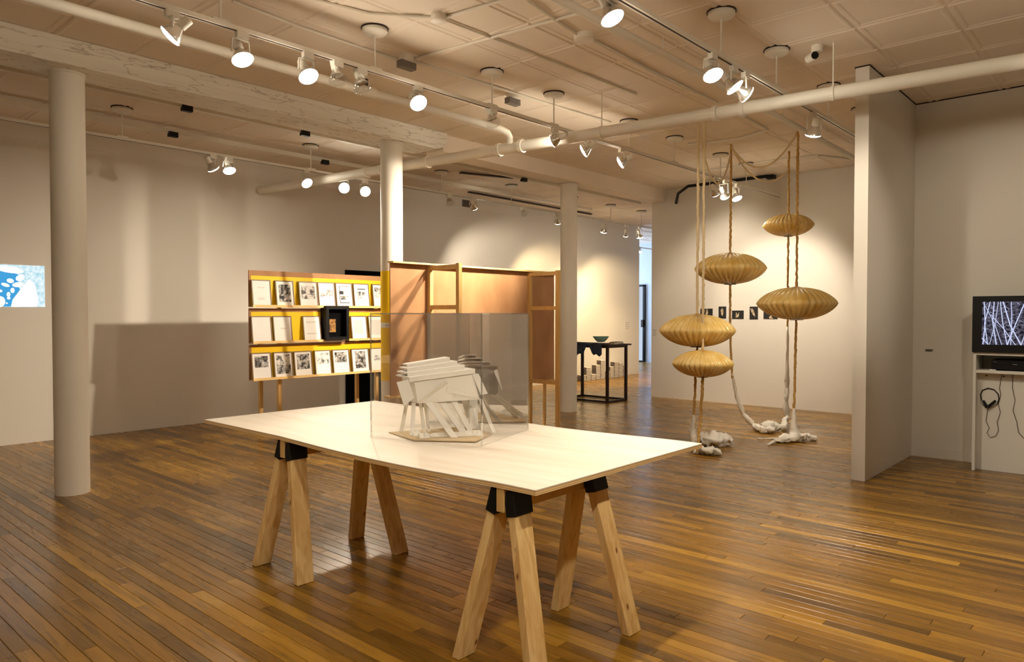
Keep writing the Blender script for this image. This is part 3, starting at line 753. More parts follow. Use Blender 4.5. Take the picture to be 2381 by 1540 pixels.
# ------------------------------------------------------------------ display unit with yellow boards (facing the room)
SK = .915; SY = 7.55*SK
un = thing('display_unit', (4.02*SK, SY, 0), 'plywood stand with three yellow shelves of framed pages near the left wall', 'display stand')
SX0, SX1 = 4.025*SK, 6.45*SK
rows = tuple(tuple(1.3 + (z-1.3)*SK for z in r) for r in ((1.392, 1.792, 1.732), (.985, 1.366, 1.325), (.572, .957, .93)))   # ledge z, board top, yellow top
for k, (zl, zt, zy) in enumerate(rows):
    if k == 1:
        bx0, bx1 = atx(757, 750, 1), None
    MB().span((SX0, SY, zl-.01), (SX1, SY+.012, zt)).build('board', 'ply_brown', un)
    segs = ((SX0+.022, SX1),) if k != 1 else ((SX0+.022, aty(750, 750, SY).x), (aty(811, 750, SY).x, SX1))
    for a, b_ in segs: MB().span((a, SY-.003, zl), (b_, SY-.0002, zy)).build('yellow_backing', 'yellow', un)
    segs = ((SX0+.01, SX1),) if k != 1 else ((SX0+.01, aty(756, 795, SY-.06).x), (aty(811, 790, SY-.06).x, SX1))
    if k == 0: segs = ((SX0+.01, aty(756, 714, SY-.06).x), (aty(811, 714, SY-.06).x, SX1))
    for a, b_ in segs:
        MB().span((a, SY-.065, zl-.012), (b_, SY-.003, zl)).build('ledge', 'ledge_pine', un)
        MB().span((a, SY-.068, zl-.014), (b_, SY-.061, zl+.012)).build('ledge_lip', 'ledge_pine', un)
for x in (4.41*SK, 5.80*SK):
    MB().span((x-.019, SY+.014, 0), (x+.019, SY+.052, rows[0][1]-.03)).build('post', 'stud_pine', un)
    MB().span((x-.019, SY+.40, 0), (x+.019, SY+.438, 1.2)).build('post', 'stud_pine', un)
    MB().span((x-.015, SY+.05, 1.17), (x+.015, SY+.41, 1.2)).build('rail', 'stud_pine', un)
# framed pages
FH = .297*SK
def framed(px0, px1, row, prints, label, cat='framed page', h=FH, ymid=None):
    zl = rows[row][0]; ym = (731 - (zl+.13-1.3)*205/SK) if ymid is None else ymid
    a, b_ = aty(px0, ym, SY-.05).x, aty(px1, ym, SY-.05).x; w = b_-a; xm = (a+b_)/2
    o = thing('picture_frame', (xm, SY-.056, zl), label, cat, 'framed pages on the yellow shelves', rot=(-.125, 0, 0))
    t = .011
    fm = MB()
    fm.span((-w/2, -.004, 0), (-w/2+t, .008, h)).span((w/2-t, -.004, 0), (w/2, .008, h)).span((-w/2+t, -.004, 0), (w/2-t, .008, t)).span((-w/2+t, -.004, h-t), (w/2-t, .008, h))
    fm.build('moulding', 'picture_frame', o)
    pg = MB().span((-w/2+t, .0, t), (w/2-t, .007, h-t)).build('page', 'paper_white', o)
    iw, ih = w-2*t, h-2*t
    for (u0, v0, u1, v1, m) in prints:     # v measured from the top
        MB().span((-w/2+t+u0*iw, -.0012, h-t-v1*ih), (-w/2+t+u1*iw, -.0001, h-t-v0*ih)).build('print', m, pg)
    return o
def z4(x): return 540 + x/3.85
P_, G_, T_, D_ = 'photo_print', 'light_print', 'text_print', 'dark_print'
framed(z4(180), z4(353), 0, [(.3, .25, .7, .3, T_), (.3, .7, .65, .78, T_)], 'blank looking white page, leftmost on the top yellow shelf')
framed(z4(394), z4(558), 0, [(.14, .12, .86, .86, P_)], 'dark upright photo of pale trunks, second on the top shelf')
framed(z4(603), z4(768), 0, [(.08, .15, .9, .72, G_), (.08, .35, .35, .5, P_), (.6, .3, .85, .48, P_)], 'newspaper clipping page, third on the top shelf')
framed(z4(775), z4(925), 0, [(.5, .3, .92, .42, G_), (.1, .42, .92, .58, G_), (.1, .52, .25, .6, P_)], 'page with small scattered pictures, fourth on the top shelf')
framed(z4(933), z4(1082), 0, [(.18, .1, .21, .88, D_), (.18, .85, .82, .88, D_), (.18, .33, .45, .48, D_), (.25, .55, .6, .72, P_), (.5, .25, .8, .6, G_), (.25, .1, .8, .12, D_)], 'page with a black bracket and ink blot, fifth on the top shelf')
framed(z4(1092), z4(1232), 0, [(.22, .2, .78, .24, D_), (.22, .33, .47, .52, P_), (.53, .33, .78, .5, P_), (.22, .55, .78, .85, G_)], 'page with two small dark pictures, sixth on the top shelf')
framed(z4(1262), z4(1405), 0, [(.1, .12, .9, .3, P_), (.1, .3, .9, .6, G_)], 'partly hidden clipping next to the column on the top shelf')
framed(z4(178), z4(358), 1, [], 'bare white sheet, leftmost on the middle shelf')
framed(z4(372), z4(540), 1, [(.4, .45, .7, .52, T_)], 'bare white sheet, second on the middle shelf')
framed(z4(640), z4(797), 1, [(.15, .2, .8, .26, T_), (.15, .7, .8, .76, T_)], 'white typed sheet left of the black box frame')
framed(z4(1070), z4(1212), 1, [(.15, .15, .75, .8, T_)], 'white typed sheet right of the black box frame')
framed(z4(1226), z4(1392), 1, [(.1, .15, .9, .85, T_)], 'white sheet seen behind the case edge on the middle shelf')
framed(z4(180), z4(357), 2, [(.12, .1, .88, .56, P_)], 'page with a wide grey photo, leftmost on the bottom shelf')
framed(z4(378), z4(547), 2, [(.1, .08, .9, .5, G_), (.1, .5, .92, .88, P_)], 'page filled by two stacked photos, second on the bottom shelf')
framed(z4(560), z4(722), 2, [(.12, .08, .88, .74, P_)], 'page with a large dark room photo, third on the bottom shelf')
framed(z4(743), z4(890), 2, [(.1, .08, .9, .56, G_)], 'page with a pale line drawing, fourth on the bottom shelf')
framed(z4(905), z4(1056), 2, [(.1, .08, .88, .54, P_)], 'page with a square dark photo, fifth on the bottom shelf')
framed(z4(1075), z4(1230), 2, [(.18, .08, .82, .86, P_)], 'page with a tall dark figure photo, sixth on the bottom shelf')
framed(z4(1240), z4(1392), 2, [(.2, .3, 1.0, .55, G_)], 'page with a ship picture beside the column on the bottom shelf')
# black box frame
zb0 = 1.008
xa, xb = aty(757, 750, SY-.1).x, aty(810, 750, SY-.1).x
bf = thing('box_frame', ((xa+xb)/2, SY-.06, 1.0), 'deep black box frame holding a small gold picture', 'box frame')
zt_ = aty(780, 712, SY-.1).z; zb_ = aty(780, 791, SY-.1).z
m_ = MB(); w_ = .035
m_.span((xa, SY-.115, zb_), (xa+w_, SY-.004, zt_)).span((xb-w_, SY-.115, zb_), (xb, SY-.004, zt_)).span((xa+w_, SY-.115, zb_), (xb-w_, SY-.004, zb_+w_)).span((xa+w_, SY-.115, zt_-w_), (xb-w_, SY-.004, zt_))
m_.build('moulding', 'black', bf)
MB().span((xa+w_, SY-.03, zb_+w_), (xb-w_, SY-.006, zt_-w_)).build('mat_board', 'black_matte', bf)
xg, zg = (xa+xb)/2-.015, (zb_+zt_)/2-.03
MB().span((xg-.041, SY-.036, zg-.073), (xg+.041, SY-.031, zg+.073)).build('picture', 'gold_picture', bf)

# yellow sleeve on the middle column
ys = MB().lathe([(.1135, .63), (.1145, .63), (.1145, 1.735), (.1135, 1.735)], 40, Matrix.Translation((4.66, 5.83, 0)), cap=False).build('column_sleeve', 'yellow', origin=(4.66, 5.83, .63))
shade(ys); tag(ys, 'bright yellow paper sleeve wrapped round the middle white column', 'paper sleeve')
lb = MB()
N_ = 10
for i in range(N_):
    a0, a1 = math.radians(150 + i*12), math.radians(162 + i*12)
    p = [Vector((4.66 + .1152*math.cos(a), 5.83 + .1152*math.sin(a), z)) for a, z in ((a0, 1.165), (a1, 1.165), (a1, 1.215), (a0, 1.215))]
    lb.add(p, [(0, 1, 2, 3)])
lb.build('label_strip', 'paper_white', ys)
for i, (a, w) in enumerate(((196, 5), (203, 3), (213, 4), (219, 4), (225, 4), (231, 3))):
    a0, a1 = math.radians(a), math.radians(a+w)
    p = [Vector((4.66 + .1157*math.cos(q), 5.83 + .1157*math.sin(q), z)) for q, z in ((a0, 1.182), (a1, 1.182), (a1, 1.196), (a0, 1.196))]
    MB().add(p, [(0, 1, 2, 3)]).build('lettering', 'grey_print', ys)

# plywood panel seen from behind
PY_ = 5.165
pn = thing('panel_stand', (4.11, PY_, 0), 'brown plywood panel seen from behind with pine leg frames', 'panel stand')
MB().span((4.11, PY_, .558), (6.47, PY_+.012, 1.768)).build('plywood_sheet', 'ply_brown', pn)
MB().span((4.105, PY_-.05, 1.762), (6.49, PY_+.03, 1.778)).build('top_ledge', 'ledge_pine', pn)
MB().span((4.085, PY_-.005, .54), (6.48, PY_+.07, .558)).build('bottom_ledge', 'stud_pine', pn)
for x in (4.57, 6.02):
    MB().span((x-.02, PY_-.04, 0), (x+.02, PY_-.001, 1.756)).build('post', 'stud_pine', pn)
    MB().span((x-.02, PY_-.43, 0), (x+.02, PY_-.39, 1.765)).build('post', 'stud_pine', pn)
    for z in (1.735, 1.365, .57): MB().span((x-.017, PY_-.389, z-.02), (x+.017, PY_-.041, z+.02)).build('rail', 'stud_pine', pn)
MB().span((6.02-.012, PY_-.24, 0), (6.02+.012, PY_-.215, .549)).build('post', 'stud_pine', pn)

# ------------------------------------------------------------------ black metal table with bowl
bt = thing('metal_table', (8.98, 6.40, 0), 'thin black metal frame table by the third column', 'table')
ax0, ax1, ay0, ay1 = 8.745, 9.235, 5.99, 6.80; tz = .865; q = .018
for x in (ax0, ax1):
    for y in (ay0, ay1): MB().span((x-q, y-q, 0), (x+q, y+q, tz-.03)).build('leg', 'dark_metal', bt)
for z in (.018, tz-.045):
    for y in (ay0, ay1): MB().span((ax0+q, y-q*.8, z-q*.8), (ax1-q, y+q*.8, z+q*.8)).build('rail', 'dark_metal', bt)
    for x in (ax0, ax1): MB().span((x-q*.8, ay0+q, z-q*.8), (x+q*.8, ay1-q, z+q*.8)).build('rail', 'dark_metal', bt)
MB().span((ax0-.05, ay0-.06, tz-.03), (ax1+.06, ay1+.1, tz-.008)).build('top', 'dark_metal', bt)
# draped cloth
cl = MB(); nu, nv = 22, 26
def clp(u, v):
    x = ax0 - .17 + u*.42; y = ay0 + .06 + v*.78; over = max(0, (ax0-.055) - x)
    z = tz + .004 + .010*noise.noise((u*6, v*9, 1))
    drop = 0
    if over > 0:
        x = ax0 - .058 - .012*math.sin(v*21) - .008*noise.noise((v*14, 3, u)); drop = over*(1.1 + .55*math.sin(v*14.5) + .3*math.sin(v*31+1))
    return (x, y, max(z, tz-.004) - drop)
for i in range(nu+1):
    for j in range(nv+1): cl.v.append(clp(i/nu, j/nv))
cl.f = [(i*(nv+1)+j, i*(nv+1)+j+1, (i+1)*(nv+1)+j+1, (i+1)*(nv+1)+j) for i in range(nu) for j in range(nv)]
co = cl.build('table_cloth', 'blue_cloth', origin=(ax0, ay0+.4, tz)); shade(co, 80)
tag(co, 'crumpled blue grey cloth hanging over the black table edge', 'cloth')
sm = co.modifiers.new('thick', 'SOLIDIFY'); sm.thickness = .003
bp_ = atd(1387, 790, 10.85); bp_ = Vector((9.0, bp_.y + (9.0-bp_.x)*.35, tz+.018)); bp_ = Vector((8.98, 6.27, tz+.018))
bo = shade(MB().lathe([(.05, 0), (.055, .003), (.085, .03), (.115, .07), (.125, .085), (.119, .085), (.108, .07), (.08, .034), (.04, .012), (.005, .01)], 32, Matrix.Translation(bp_)).build('glass_bowl', 'green_glass', origin=bp_), 50)
tag(bo, 'pale green glass bowl on the cloth of the black table', 'bowl')
for k, (dx, dy, lx, ly, lz, m, lab) in enumerate(((.30, .03, .16, .11, .03, 'dark_metal', 'dark thick book on the right end of the black table'), (.36, .12, .12, .09, .022, 'ply_brown', 'small brown pamphlet on the right end of the black table'), (.14, -.02, .13, .07, .025, 'pale_print', 'pale printed booklet at the front edge of the black table'))):
    c = Vector((ax0 + dx, ay0 + dy, tz-.008))
    o = MB().span((c.x, c.y, c.z), (c.x+lx, c.y+ly, c.z+lz)).build('booklet', m, origin=c); tag(o, lab, 'book')
    MB().span((c.x+.003, c.y-.001, c.z+.004), (c.x+lx-.003, c.y+.003, c.z+lz-.004)).build('page_block', 'book_cover', o)

# stacked volumes along the far wall
ordn = ['half hidden by the third column', 'second from the third column', 'third from the third column', 'fourth from the third column', 'which is the tallest', 'sixth from the third column', 'seventh from the third column', 'eighth from the third column', 'ninth from the third column', 'last before the wall label']
cnt = (4, 9, 4, 10, 13, 5, 8, 11, 10, 8); x = 11.36; th = .029
proto = None
for s_, n_ in enumerate(cnt):
    for k in range(n_):
        loc = (x + rnd.uniform(-.004, .004), WALL_Y-.17, .0005 + k*th)
        if proto is None:
            proto = MB().span((-.072, 0, 0), (.072, .11, th-.003)).build('boxed_volume', 'book_cover', origin=(0, 0, 0))
            MB().span((-.0735, .002, .001), (-.0715, .108, th-.004)).build('spine', 'book_spine', proto)
            MB().span((-.0715, -.0012, .0), (.0715, .0005, .006)).build('page_edge', 'book_spine', proto)
            o = proto
        else: o = copy_tree(proto)
        o.location = loc
        nth = 'lowest' if k == 0 else ('topmost' if k == n_-1 else ('second', 'third', 'fourth', 'fifth', 'sixth', 'seventh', 'eighth', 'ninth', 'tenth', 'eleventh', 'twelfth')[k-1] + ' from the floor')
        tag(o, 'thin pale volume, %s in the stack %s' % (nth, ordn[s_]), 'book', 'volumes stacked along the far wall')
    x += .163

# ------------------------------------------------------------------ hanging lanterns
def lantern(px, py, Z, hw, hh, label, low, seed, ropetop=CEIL, nr=36):
    c = atd(px, py, Z); s = Z/f_px; R = hw*s/1.02; h = hh*s*.94
    o = thing('hanging_lantern', (c.x, c.y, c.z), label, 'lantern', 'ribbed yellow lanterns')
    n = nr*6; prof = []
    for i in range(19): prof.append((.14 + .86*(i/18)**.72, 1))
    prof = prof + [(r, -1) for r, _ in prof[::-1][1:]]
    sh = MB()
    for (rho, sg) in prof:
        for k in range(n):
            a = 2*math.pi*k/n
            w = 1 - .065*(1-abs(math.sin(nr*a/2)))**1.5*min(1, rho*1.6)
            rr = R*rho*w
            zz = sg*h*max(0, 1-rho**2.4)**.75*(1 - .10*(1-abs(math.sin(nr*a/2)))**1.5)
            sh.v.append((c.x + rr*math.cos(a), c.y + rr*math.sin(a), c.z + zz))
    m = len(prof)
    sh.f = [(i*n+k, i*n+(k+1) % n, (i+1)*n+(k+1) % n, (i+1)*n+k) for i in range(m-1) for k in range(n)]
    sh.build('shell', 'resin', o, smooth=True)
    MB().lathe([(R*.17, c.z-h*1.0), (R*.17, c.z-h*1.03)], 24, Matrix.Translation((c.x, c.y, 0))).build('bottom_disc', 'dark_metal', o)
    MB().lathe([(R*.15, c.z+h*.985), (R*.03, c.z+h*1.06)], 24, Matrix.Translation((c.x, c.y, 0))).build('top_cap', 'rope', o)
    rg = random.Random(seed)
    def twist(pts, r0):
        out, rs = [], []
        for a, b_ in zip(pts[:-1], pts[1:]):
            k = max(2, int((b_-a).length/.022))
            for j in range(k):
                out.append(a + (b_-a)*(j/k) + Vector((rg.uniform(-1, 1), rg.uniform(-1, 1), 0))*.0035); rs.append(r0*rg.uniform(.8, 1.2))
        out.append(pts[-1]); rs.append(r0); return out, rs
    if ropetop:
        p, r = twist([Vector((c.x, c.y, c.z+h*1.0)), Vector((c.x, c.y, ropetop))], .0125)
        MB().tube(p, r, 7).build('rope', 'rope_pale' if seed < 3 else 'rope', o, smooth=True)
    if low:
        pts = [Vector((c.x, c.y, c.z-h*1.0))] + low
        p, r = twist(pts, .0125)
        MB().tube(p, r, 7).build('rope', 'rope', o, smooth=True)
    return o, c
def crumple(name, path, radii, seed, parent, flat=1.0, n=22, amp=.42, m='fabric_white'):
    path = [Vector(p) for p in path]; out = []; rs = []
    for i in range(len(path)-1):
        for j in range(11):
            t = j/11; out.append(path[i].lerp(path[i+1], t)); rs.append(radii[i]*(1-t)+radii[i+1]*t)
    out.append(path[-1]); rs.append(radii[-1])
    mb = MB().tube(out, rs, n)
    o0 = Vector(parent['wo'])
    for k, v in enumerate(mb.v):
        p = out[min(k//n, len(out)-1)]; d = Vector(v) - p
        q = (.35-abs(noise.noise((v[0]*12+seed, v[1]*12, v[2]*12)))*1.6) + (.2-abs(noise.noise((v[0]*34, v[1]*34+seed, v[2]*34))))*1.1
        d = d*(1 + amp*2*q); d.z *= flat
        w = p + d; mb.v[k] = (w.x, w.y, max(w.z, .0025))
    return mb.build(name, m, parent, smooth=True)
def fl_(x, y, z=0.0): return atz(x, y, z)
# S1 large front left
e1 = fl_(1613, 1040); S1, c1 = lantern(1621, 769, 7.15, 89, 40, 'large yellow ribbed lantern, front left above a smaller one', [atd(1613, 975, 7.1)], 1)
crumple('fabric_tail', [atd(1613, 965, 7.1), atd(1610, 1000, 7.1), fl_(1614, 1036, .03)], [.012, .03, .025], 1, S1)
crumple('fabric_heap', [fl_(1596, 1034, .02), fl_(1625, 1036, .03)], [.02, .03], 8, S1, .6)
# S3 smaller front below
S3, c3 = lantern(1634, 846, 6.85, 72, 33, 'small yellow ribbed lantern hanging lowest at front left', [atd(1630, 960, 6.85), fl_(1621, 1053, .02)], 2)
crumple('fabric_heap', [fl_(1632, 1022, .06), fl_(1655, 1022, .075), fl_(1680, 1024, .06), fl_(1697, 1026, .045)], [.06, .075, .065, .05], 3, S3, .9)
crumple('fabric_heap', [fl_(1622, 1046, .03), fl_(1648, 1048, .045), fl_(1676, 1053, .02)], [.03, .05, .03], 5, S3, .8)
crumple('fabric_tail', [fl_(1622, 1020, .12), fl_(1617, 1055, .01)], [.015, .02], 6, S3, .9)
# S2 back left, swooping tail
S2, c2_ = lantern(1698, 625, 8.2, 83, 38, 'yellow ribbed lantern behind and above the front left pair with a swooping white tail', [atd(1698, 790, 8.2), atd(1703, 880, 8.2)], 3)
crumple('fabric_tail', [atd(1703, 870, 8.2), atd(1712, 920, 8.2), atd(1728, 962, 8.2), atd(1752, 990, 8.15), fl_(1775, 1000, .04), fl_(1800, 998, .05)], [.012, .018, .026, .03, .035, .03], 2, S2)
crumple('fabric_heap', [fl_(1778, 992, .07), fl_(1795, 990, .06), fl_(1818, 995, .04)], [.05, .06, .035], 4, S2, .8)
crumple('fabric_heap', [fl_(1772, 1003, .02), fl_(1793, 1002, .02)], [.02, .025], 9, S2, .6)
# S4 top right, far
S4, c4 = lantern(1833, 524, 8.55, 58, 27, 'smallest yellow ribbed lantern, highest and farthest right', [atd(1831, 770, 8.5)], 4)
crumple('fabric_tail', [atd(1831, 760, 8.5), atd(1830, 900, 8.4), atd(1828, 970, 8.3), fl_(1822, 998, .04)], [.012, .025, .03, .035], 7, S4)
# S5 large right
S5, c5 = lantern(1852, 706, 7.5, 91, 40, 'largest yellow ribbed lantern at right with fabric flaring on the floor', [atd(1846, 955, 7.45)], 5)
crumple('fabric_tail', [atd(1846, 950, 7.45), atd(1845, 980, 7.45), atd(1848, 1010, 7.45), fl_(1850, 1024, .02)], [.013, .03, .05, .06], 11, S5, amp=.2)
crumple('fabric_heap', [fl_(1800, 1024, .03), fl_(1830, 1021, .04), fl_(1870, 1016, .04), fl_(1898, 1020, .025)], [.025, .045, .045, .03], 12, S5, .7)
crumple('fabric_heap', [fl_(1828, 1012, .03), fl_(1806, 1024, .02), fl_(1786, 1034, .012)], [.035, .02, .012], 13, S5, .6)
crumple('fabric_heap', [fl_(1815, 1020, .012), fl_(1762, 1020, .01)], [.012, .01], 14, S5, .6)
def loop(a, b_, sag, parent, r=.009, m='rope_pale'):
    pts = [a.lerp(b_, t/14) - UZ*(sag*4*(t/14)*(1-t/14)) for t in range(15)]
    MB().tube(pts, r, 6).build('slack_rope', m, parent, smooth=True)
loop(Vector((c2_.x, c2_.y, 3.19)), Vector((c5.x, c5.y, 3.19)), .30, S2); loop(Vector((c2_.x, c2_.y, 3.19)), Vector((c4.x, c4.y, 3.0)), .25, S2)
loop(Vector((c1.x, c1.y, 3.16)), Vector((c2_.x, c2_.y, 3.12)), .45, S1)

# ------------------------------------------------------------------ small photographs on the back wall
def wallpic(x, y, w, h, label, shape):
    p = atx(x, y, SHX); o = thing('photograph', (SHX-.004, p.y, p.z), label, 'photograph', 'small dark photographs on the back wall')
    MB().span((SHX-.008, p.y-w/2, p.z-h/2), (SHX-.0002, p.y+w/2, p.z+h/2)).build('print', 'dark_print', o)
    pts = [Vector((SHX-.0082, p.y + a*w, p.z + b_*h)) for a, b_ in shape]
    MB().plate(pts, .001).build('figure', 'pale_print', o)
wallpic(1643, 727, .195, .115, 'wide dark photo, leftmost of the row on the back wall', [(.0, .5), (-.12, .5), (-.15, -.1), (-.05, -.5), (.08, -.5)])
wallpic(1680, 727, .115, .175, 'upright dark photo with a pale leaf shape, second in the row', [(0.0, .42), (-.18, .2), (-.1, -.2), (.0, -.3), (.16, -.1), (.22, .2)])
wallpic(1716, 732, .175, .12, 'wide dark photo with a small pale rabbit shape, middle of the row', [(.15, .3), (.0, .0), (-.1, .35), (-.12, .1), (-.06, -.3), (.2, -.35)])
wallpic(1753, 728, .12, .18, 'upright dark photo with a slanting pale petal, fourth in the row', [(.45, .35), (.1, .35), (-.2, -.2), (-.15, -.3), (.15, -.1)])
wallpic(1792, 731, .20, .13, 'wide dark photo half hidden by the right lantern', [(-.05, -.1), (-.2, -.5), (.05, -.5), (.1, -.3)])
# wall labels
def wlabel(P, du, w, h, label, nrm):
    o = MB()
    if nrm == 'y': o.span((P.x-w/2, P.y-.004, P.z-h/2), (P.x+w/2, P.y-.0002, P.z+h/2))
    else: o.span((P.x-.004, P.y-w/2, P.z-h/2), (P.x-.0002, P.y+w/2, P.z+h/2))
    ob = o.build('wall_label', 'wall_paint', origin=P); tag(ob, label, 'label')
    for k in range(4):
        z = P.z + h*(.3-.2*k)
        m = MB()
        if nrm == 'y': m.span((P.x-w*.4, P.y-.0048, z-.004), (P.x+w*(.3-.1*(k % 2)), P.y-.0039, z+.004))
        else: m.span((P.x-.0048, P.y-w*(.3-.1*(k % 2)), z-.004), (P.x-.0039, P.y+w*.4, z+.004))
        m.build('text_line', 'grey_print', ob)
wlabel(aty(1459, 757, WALL_Y), 0, .24, .20, 'cream text panel on the left wall above the last stack', 'y')
wlabel(atx(1523, 774, SHX), 0, .10, .14, 'faint text label at the left end of the back wall', 'x')
wlabel(atx(2162, 815, TVX), 0, .09, .025, 'tiny label on the right wall beside the monitor', 'x')
# vent grille
g0, g1 = aty(1074, 458, WALL_Y-.01), aty(1100, 473, WALL_Y-.01)
vg = thing('vent_grille', (g0.x, WALL_Y-.01, 3.05), 'small grey vent grille high on the left wall', 'vent')
for k in range(2):
    w = (g1.x-g0.x)/2
    MB().span((g0.x+k*w+.004, WALL_Y-.03, 3.055), (g0.x+(k+1)*w-.004, WALL_Y-.012, 3.165)).build('panel', 'grille_grey', vg)
for k in range(6):
    MB().span((g0.x+.006, WALL_Y-.034, 3.065+k*.017), (g1.x-.006, WALL_Y-.03, 3.071+k*.017)).build('slat', 'dark_metal', vg)

# ------------------------------------------------------------------ projected video on the left wall
pj = thing('projected_video', (2.03, WALL_Y-.003, 1.375), 'glowing blue and white video projection on the left wall', 'projection')
J0, J1, K0, K1 = 1.75, 2.308, 1.374, 1.792
MB().span((J0, WALL_Y-.004, K0), (J1, WALL_Y-.001, K1)).build('image_field', 'proj_pale', pj)
def jp(x, y):
    p = aty(x*300/1444, 580 + y*320/1540, WALL_Y-.0045); return p
def jpoly(pts, name, m, t):
    q = [jp(x, y) for x, y in pts]
    for p in q: p.y = WALL_Y - .0045 - t
    MB().plate(q, .0005).build(name, m, pj)
jpoly([(-900, 240), (0, 240), (150, 265), (255, 300), (180, 400), (230, 450), (140, 560), (120, 640), (-900, 640)], 'blue_water', 'proj_blue', .0)
def jell(cx_, cy_, a, b_, rot=0):
    jpoly([(cx_ + a*math.cos(t)*math.cos(rot) - b_*math.sin(t)*math.sin(rot), cy_ + a*math.cos(t)*math.sin(rot) + b_*math.sin(t)*math.cos(rot)) for t in [2*math.pi*k/14 for k in range(14)]], 'pale_shape', 'proj_white', .001)
for e in ((225, 320, 52, 36, -.3), (115, 352, 42, 26, .2), (60, 398, 50, 20, .3), (200, 395, 65, 28, -.1), (140, 460, 24, 30, 0), (95, 505, 22, 28, 0), (97, 545, 20, 18, 0), (0, 585, 60, 62, 0), (75, 603, 12, 10, 0), (5, 465, 22, 16, .3), (100, 225, 170, 38, .15), (-200, 430, 90, 70, 0)): jell(*e)
jpoly([(330, 330), (400, 420), (430, 560), (410, 645), (125, 645), (160, 540), (240, 430)], 'pale_shape', 'proj_white', .0015)

# ------------------------------------------------------------------ monitor cabinet on the right
CF = 7.02                 # front of the cabinet
CY1 = 1.158; CY0 = CY1-.60
cb = thing('media_cabinet', (7.2, (CY0+CY1)/2, 0), 'white open media cabinet standing against the right wall', 'cabinet')
ztop = .985
for y in (CY1-.022, CY0): MB().span((CF, y, 0), (TVX-.013, y+.022, ztop)).build('side_panel', 'cabinet_white', cb, bevel=.0015)
MB().span((CF, CY0+.022, ztop-.022), (TVX-.013, CY1-.022, ztop)).build('top_panel', 'cabinet_white', cb)
MB().span((CF+.005, CY0+.022, .815), (TVX-.013, CY1-.022, .838)).build('shelf', 'cabinet_white', cb)
MB().span((CF+.09, CY0+.022, 0), (CF+.105, CY1-.022, .815)).build('back_panel', 'cabinet_white', cb)
MB().span((TVX-.03, CY0+.022, .838), (TVX-.014, CY1-.022, ztop-.022)).build('back_panel', 'cabinet_white', cb)
for y in (1.075, .955): MB().lathe([(.006, 0), (.006, .012)], 10, Matrix.Translation((CF+.09, y, .79)) @ Matrix.Rotation(-math.pi/2, 4, 'Y')).build('screw', 'black', cb)
tv = thing('monitor', (7.2, (CY0+CY1)/2, ztop), 'black tube monitor showing white tangled lines on the cabinet', 'monitor')
t0, t1 = CF-.02, CF+.34
z0, z1 = ztop+.002, 1.448
tvb = MB(); ya, yb = CY1+.006, CY1+.006-.60
tvb.span((t0+.05, yb+.01, z0+.005), (t1-.02, ya-.01, z1-.006)).build('housing', 'black', tv, bevel=.008)
fr_ = MB(); sy0, sy1 = 1.098, 1.098-.462; sz0, sz1 = 1.052, 1.402
fr_.span((t0, sy0, z0), (t0+.055, ya, z1)).span((t0, yb, z0), (t0+.055, sy1, z1)).span((t0, sy1, z0), (t0+.055, sy0, sz0)).span((t0, sy1, sz1), (t0+.055, sy0, z1))
fr_.build('bezel', 'black_plastic', tv)
sc_ = MB().span((t0+.012, sy1, sz0), (t0+.03, sy0, sz1)).build('screen', 'tv_dark', tv)
ln = MB()
def scr(u, v): return Vector((t0+.0112, sy0 - u*(sy0-sy1), sz1 - v*(sz1-sz0)))
def stroke(pts, w):
    for (a, b_) in zip(pts[:-1], pts[1:]):
        p, q_ = scr(*a), scr(*b_); d = (q_-p).normalized(); s = Vector((0, -d.z, d.y))*w/2
        ln.plate([p+s, q_+s, q_-s, p-s], .0004)
rg = random.Random(7)
for pts, w in (([(.03, 0), (.05, .5), (.02, 1)], .007), ([(.12, 0), (.04, .5), (.09, 1)], .006), ([(.18, 0), (.16, .45), (.22, 1)], .007), ([(.13, .3), (.32, .62), (.5, 1)], .005), ([(.27, 0), (.31, .5), (.38, 1)], .006), ([(.31, 0), (.42, .55), (.58, 1)], .008), ([(.43, 0), (.44, .45), (.43, 1)], .005), ([(.63, 0), (.5, .5), (.38, 1)], .007), ([(.63, 0), (.72, .5), (.8, 1)], .008), ([(.70, 0), (.66, .6), (.58, 1)], .005), ([(.85, 0), (.76, .5), (.7, 1)], .006), ([(.9, 0), (.86, .5), (.95, 1)], .006), ([(0, .85), (.1, 1)], .006), ([(.64, 1), (.8, .9), (1, .8)], .005), ([(.05, .1), (.2, .55), (.3, 1)], .004), ([(.24, 0), (.2, .5), (.12, 1)], .004)):
    stroke(pts, w)
for k in range(60):
    u, v = rg.random()*.95, rg.random()*.95; stroke([(u, v), (min(1, u+rg.uniform(.02, .06)), min(1, max(0, v+rg.uniform(-.05, .05))))], .0018)
ln.build('screen_image', 'tv_line', sc_)
vc_ = thing('video_player', (CF+.16, .88, .839), 'black video player on the shelf under the monitor', 'video player')
MB().span((CF+.04, CY0+.05, .846), (CF+.30, 1.035, .925)).build('housing', 'black', vc_, bevel=.004)
MB().span((CF+.038, .93, .895), (CF+.041, 1.0, .905)).build('tape_slot', 'black_plastic', vc_)
MB().span((CF+.038, 1.0, .908), (CF+.041, 1.02, .912)).build('badge', 'grille_grey', vc_)
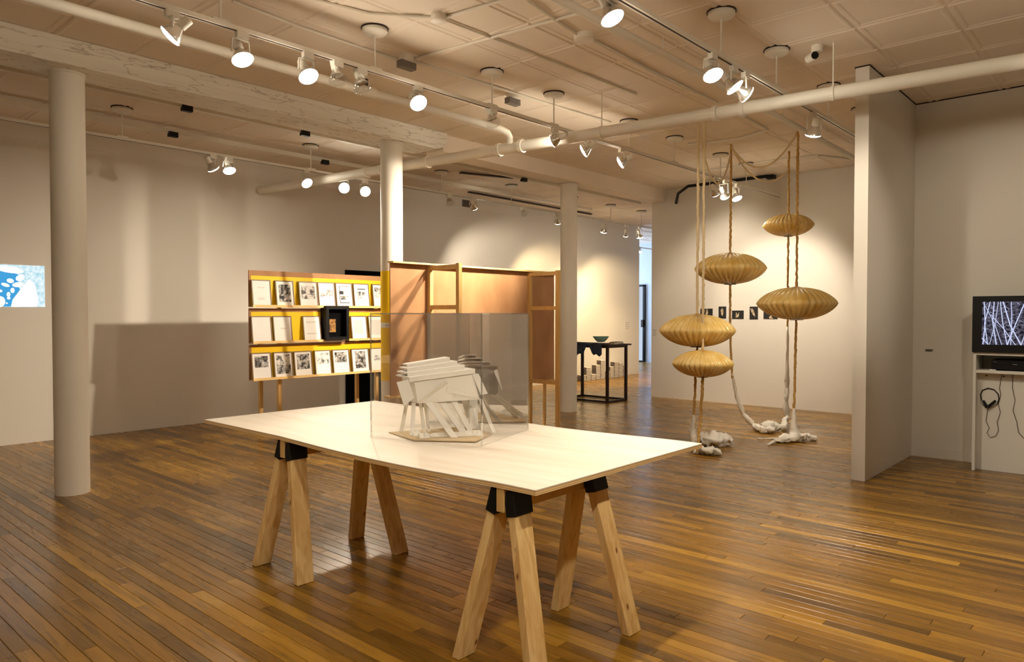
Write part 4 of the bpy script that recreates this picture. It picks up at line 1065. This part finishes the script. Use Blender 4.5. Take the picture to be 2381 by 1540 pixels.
MB().span((CF+.038, .86, .89), (CF+.041, .89, .896)).build('badge', 'grille_grey', vc_)
for y in (1.01, .62): MB().span((CF+.06, y-.01, .839), (CF+.09, y+.01, .846)).build('foot', 'black', vc_)
tp = MB().span((CF+.03, 1.005, .8385), (CF+.06, 1.045, .8465)).build('remote_tag', 'paper_white', origin=(CF+.045, 1.02, .8385)); tag(tp, 'small white tag lying left of the video player', 'tag')
# headphones hung below the shelf
HX = CF+.083
def hp(x, y, X=HX): return atx(x, y, X)
hd = thing('headphones', hp(2300, 925), 'black headphones hung on the cabinet back panel', 'headphones')
def zz(x, y): return (2240 + x/3.58, 680 + y/3.58)
arc = [hp(*zz(x, y)) for x, y in ((150, 900), (143, 850), (160, 815), (205, 798), (255, 810), (288, 845), (297, 885), (285, 925))]
MB().tube(arc, .004, 8).build('headband', 'black', hd, smooth=True)
arc = [hp(*zz(x, y), HX-.004) for x, y in ((150, 900), (165, 940), (195, 965), (240, 955), (285, 925))]
MB().tube(arc, .004, 8).build('yoke', 'steel', hd, smooth=True)
for a, b_ in (((165, 900), (198, 960)), ((268, 900), (205, 955))): MB().tube([hp(*zz(*a), HX-.012), hp(*zz(*b_), HX-.016)], [.008, .013], 10).build('ear_pad', 'black', hd)
w = [hp(*zz(x, y)) for x, y in ((205, 965), (195, 1020), (188, 1070), (215, 1130), (195, 1170), (225, 1208), (270, 1195), (292, 1150), (280, 1080), (308, 1000), (290, 930), (312, 850), (300, 800), (318, 700), (318, 655))]
MB().tube(w, .0022, 6).build('cord', 'wire', hd, smooth=True)
w = [hp(*zz(x, y)) for x, y in ((412, 655), (408, 800), (430, 900), (412, 985), (445, 1080), (460, 1170), (505, 1215), (560, 1210), (590, 1100))]
c_ = MB().tube(w, .0022, 6).build('cable', 'wire', origin=w[0], smooth=True); tag(c_, 'thin dark cable dangling below the video player', 'cable')

# ------------------------------------------------------------------ tidy helper properties
for o in bpy.data.objects:
    for k in ('wo', 'wl'):
        if k in o.keys(): del o[k]
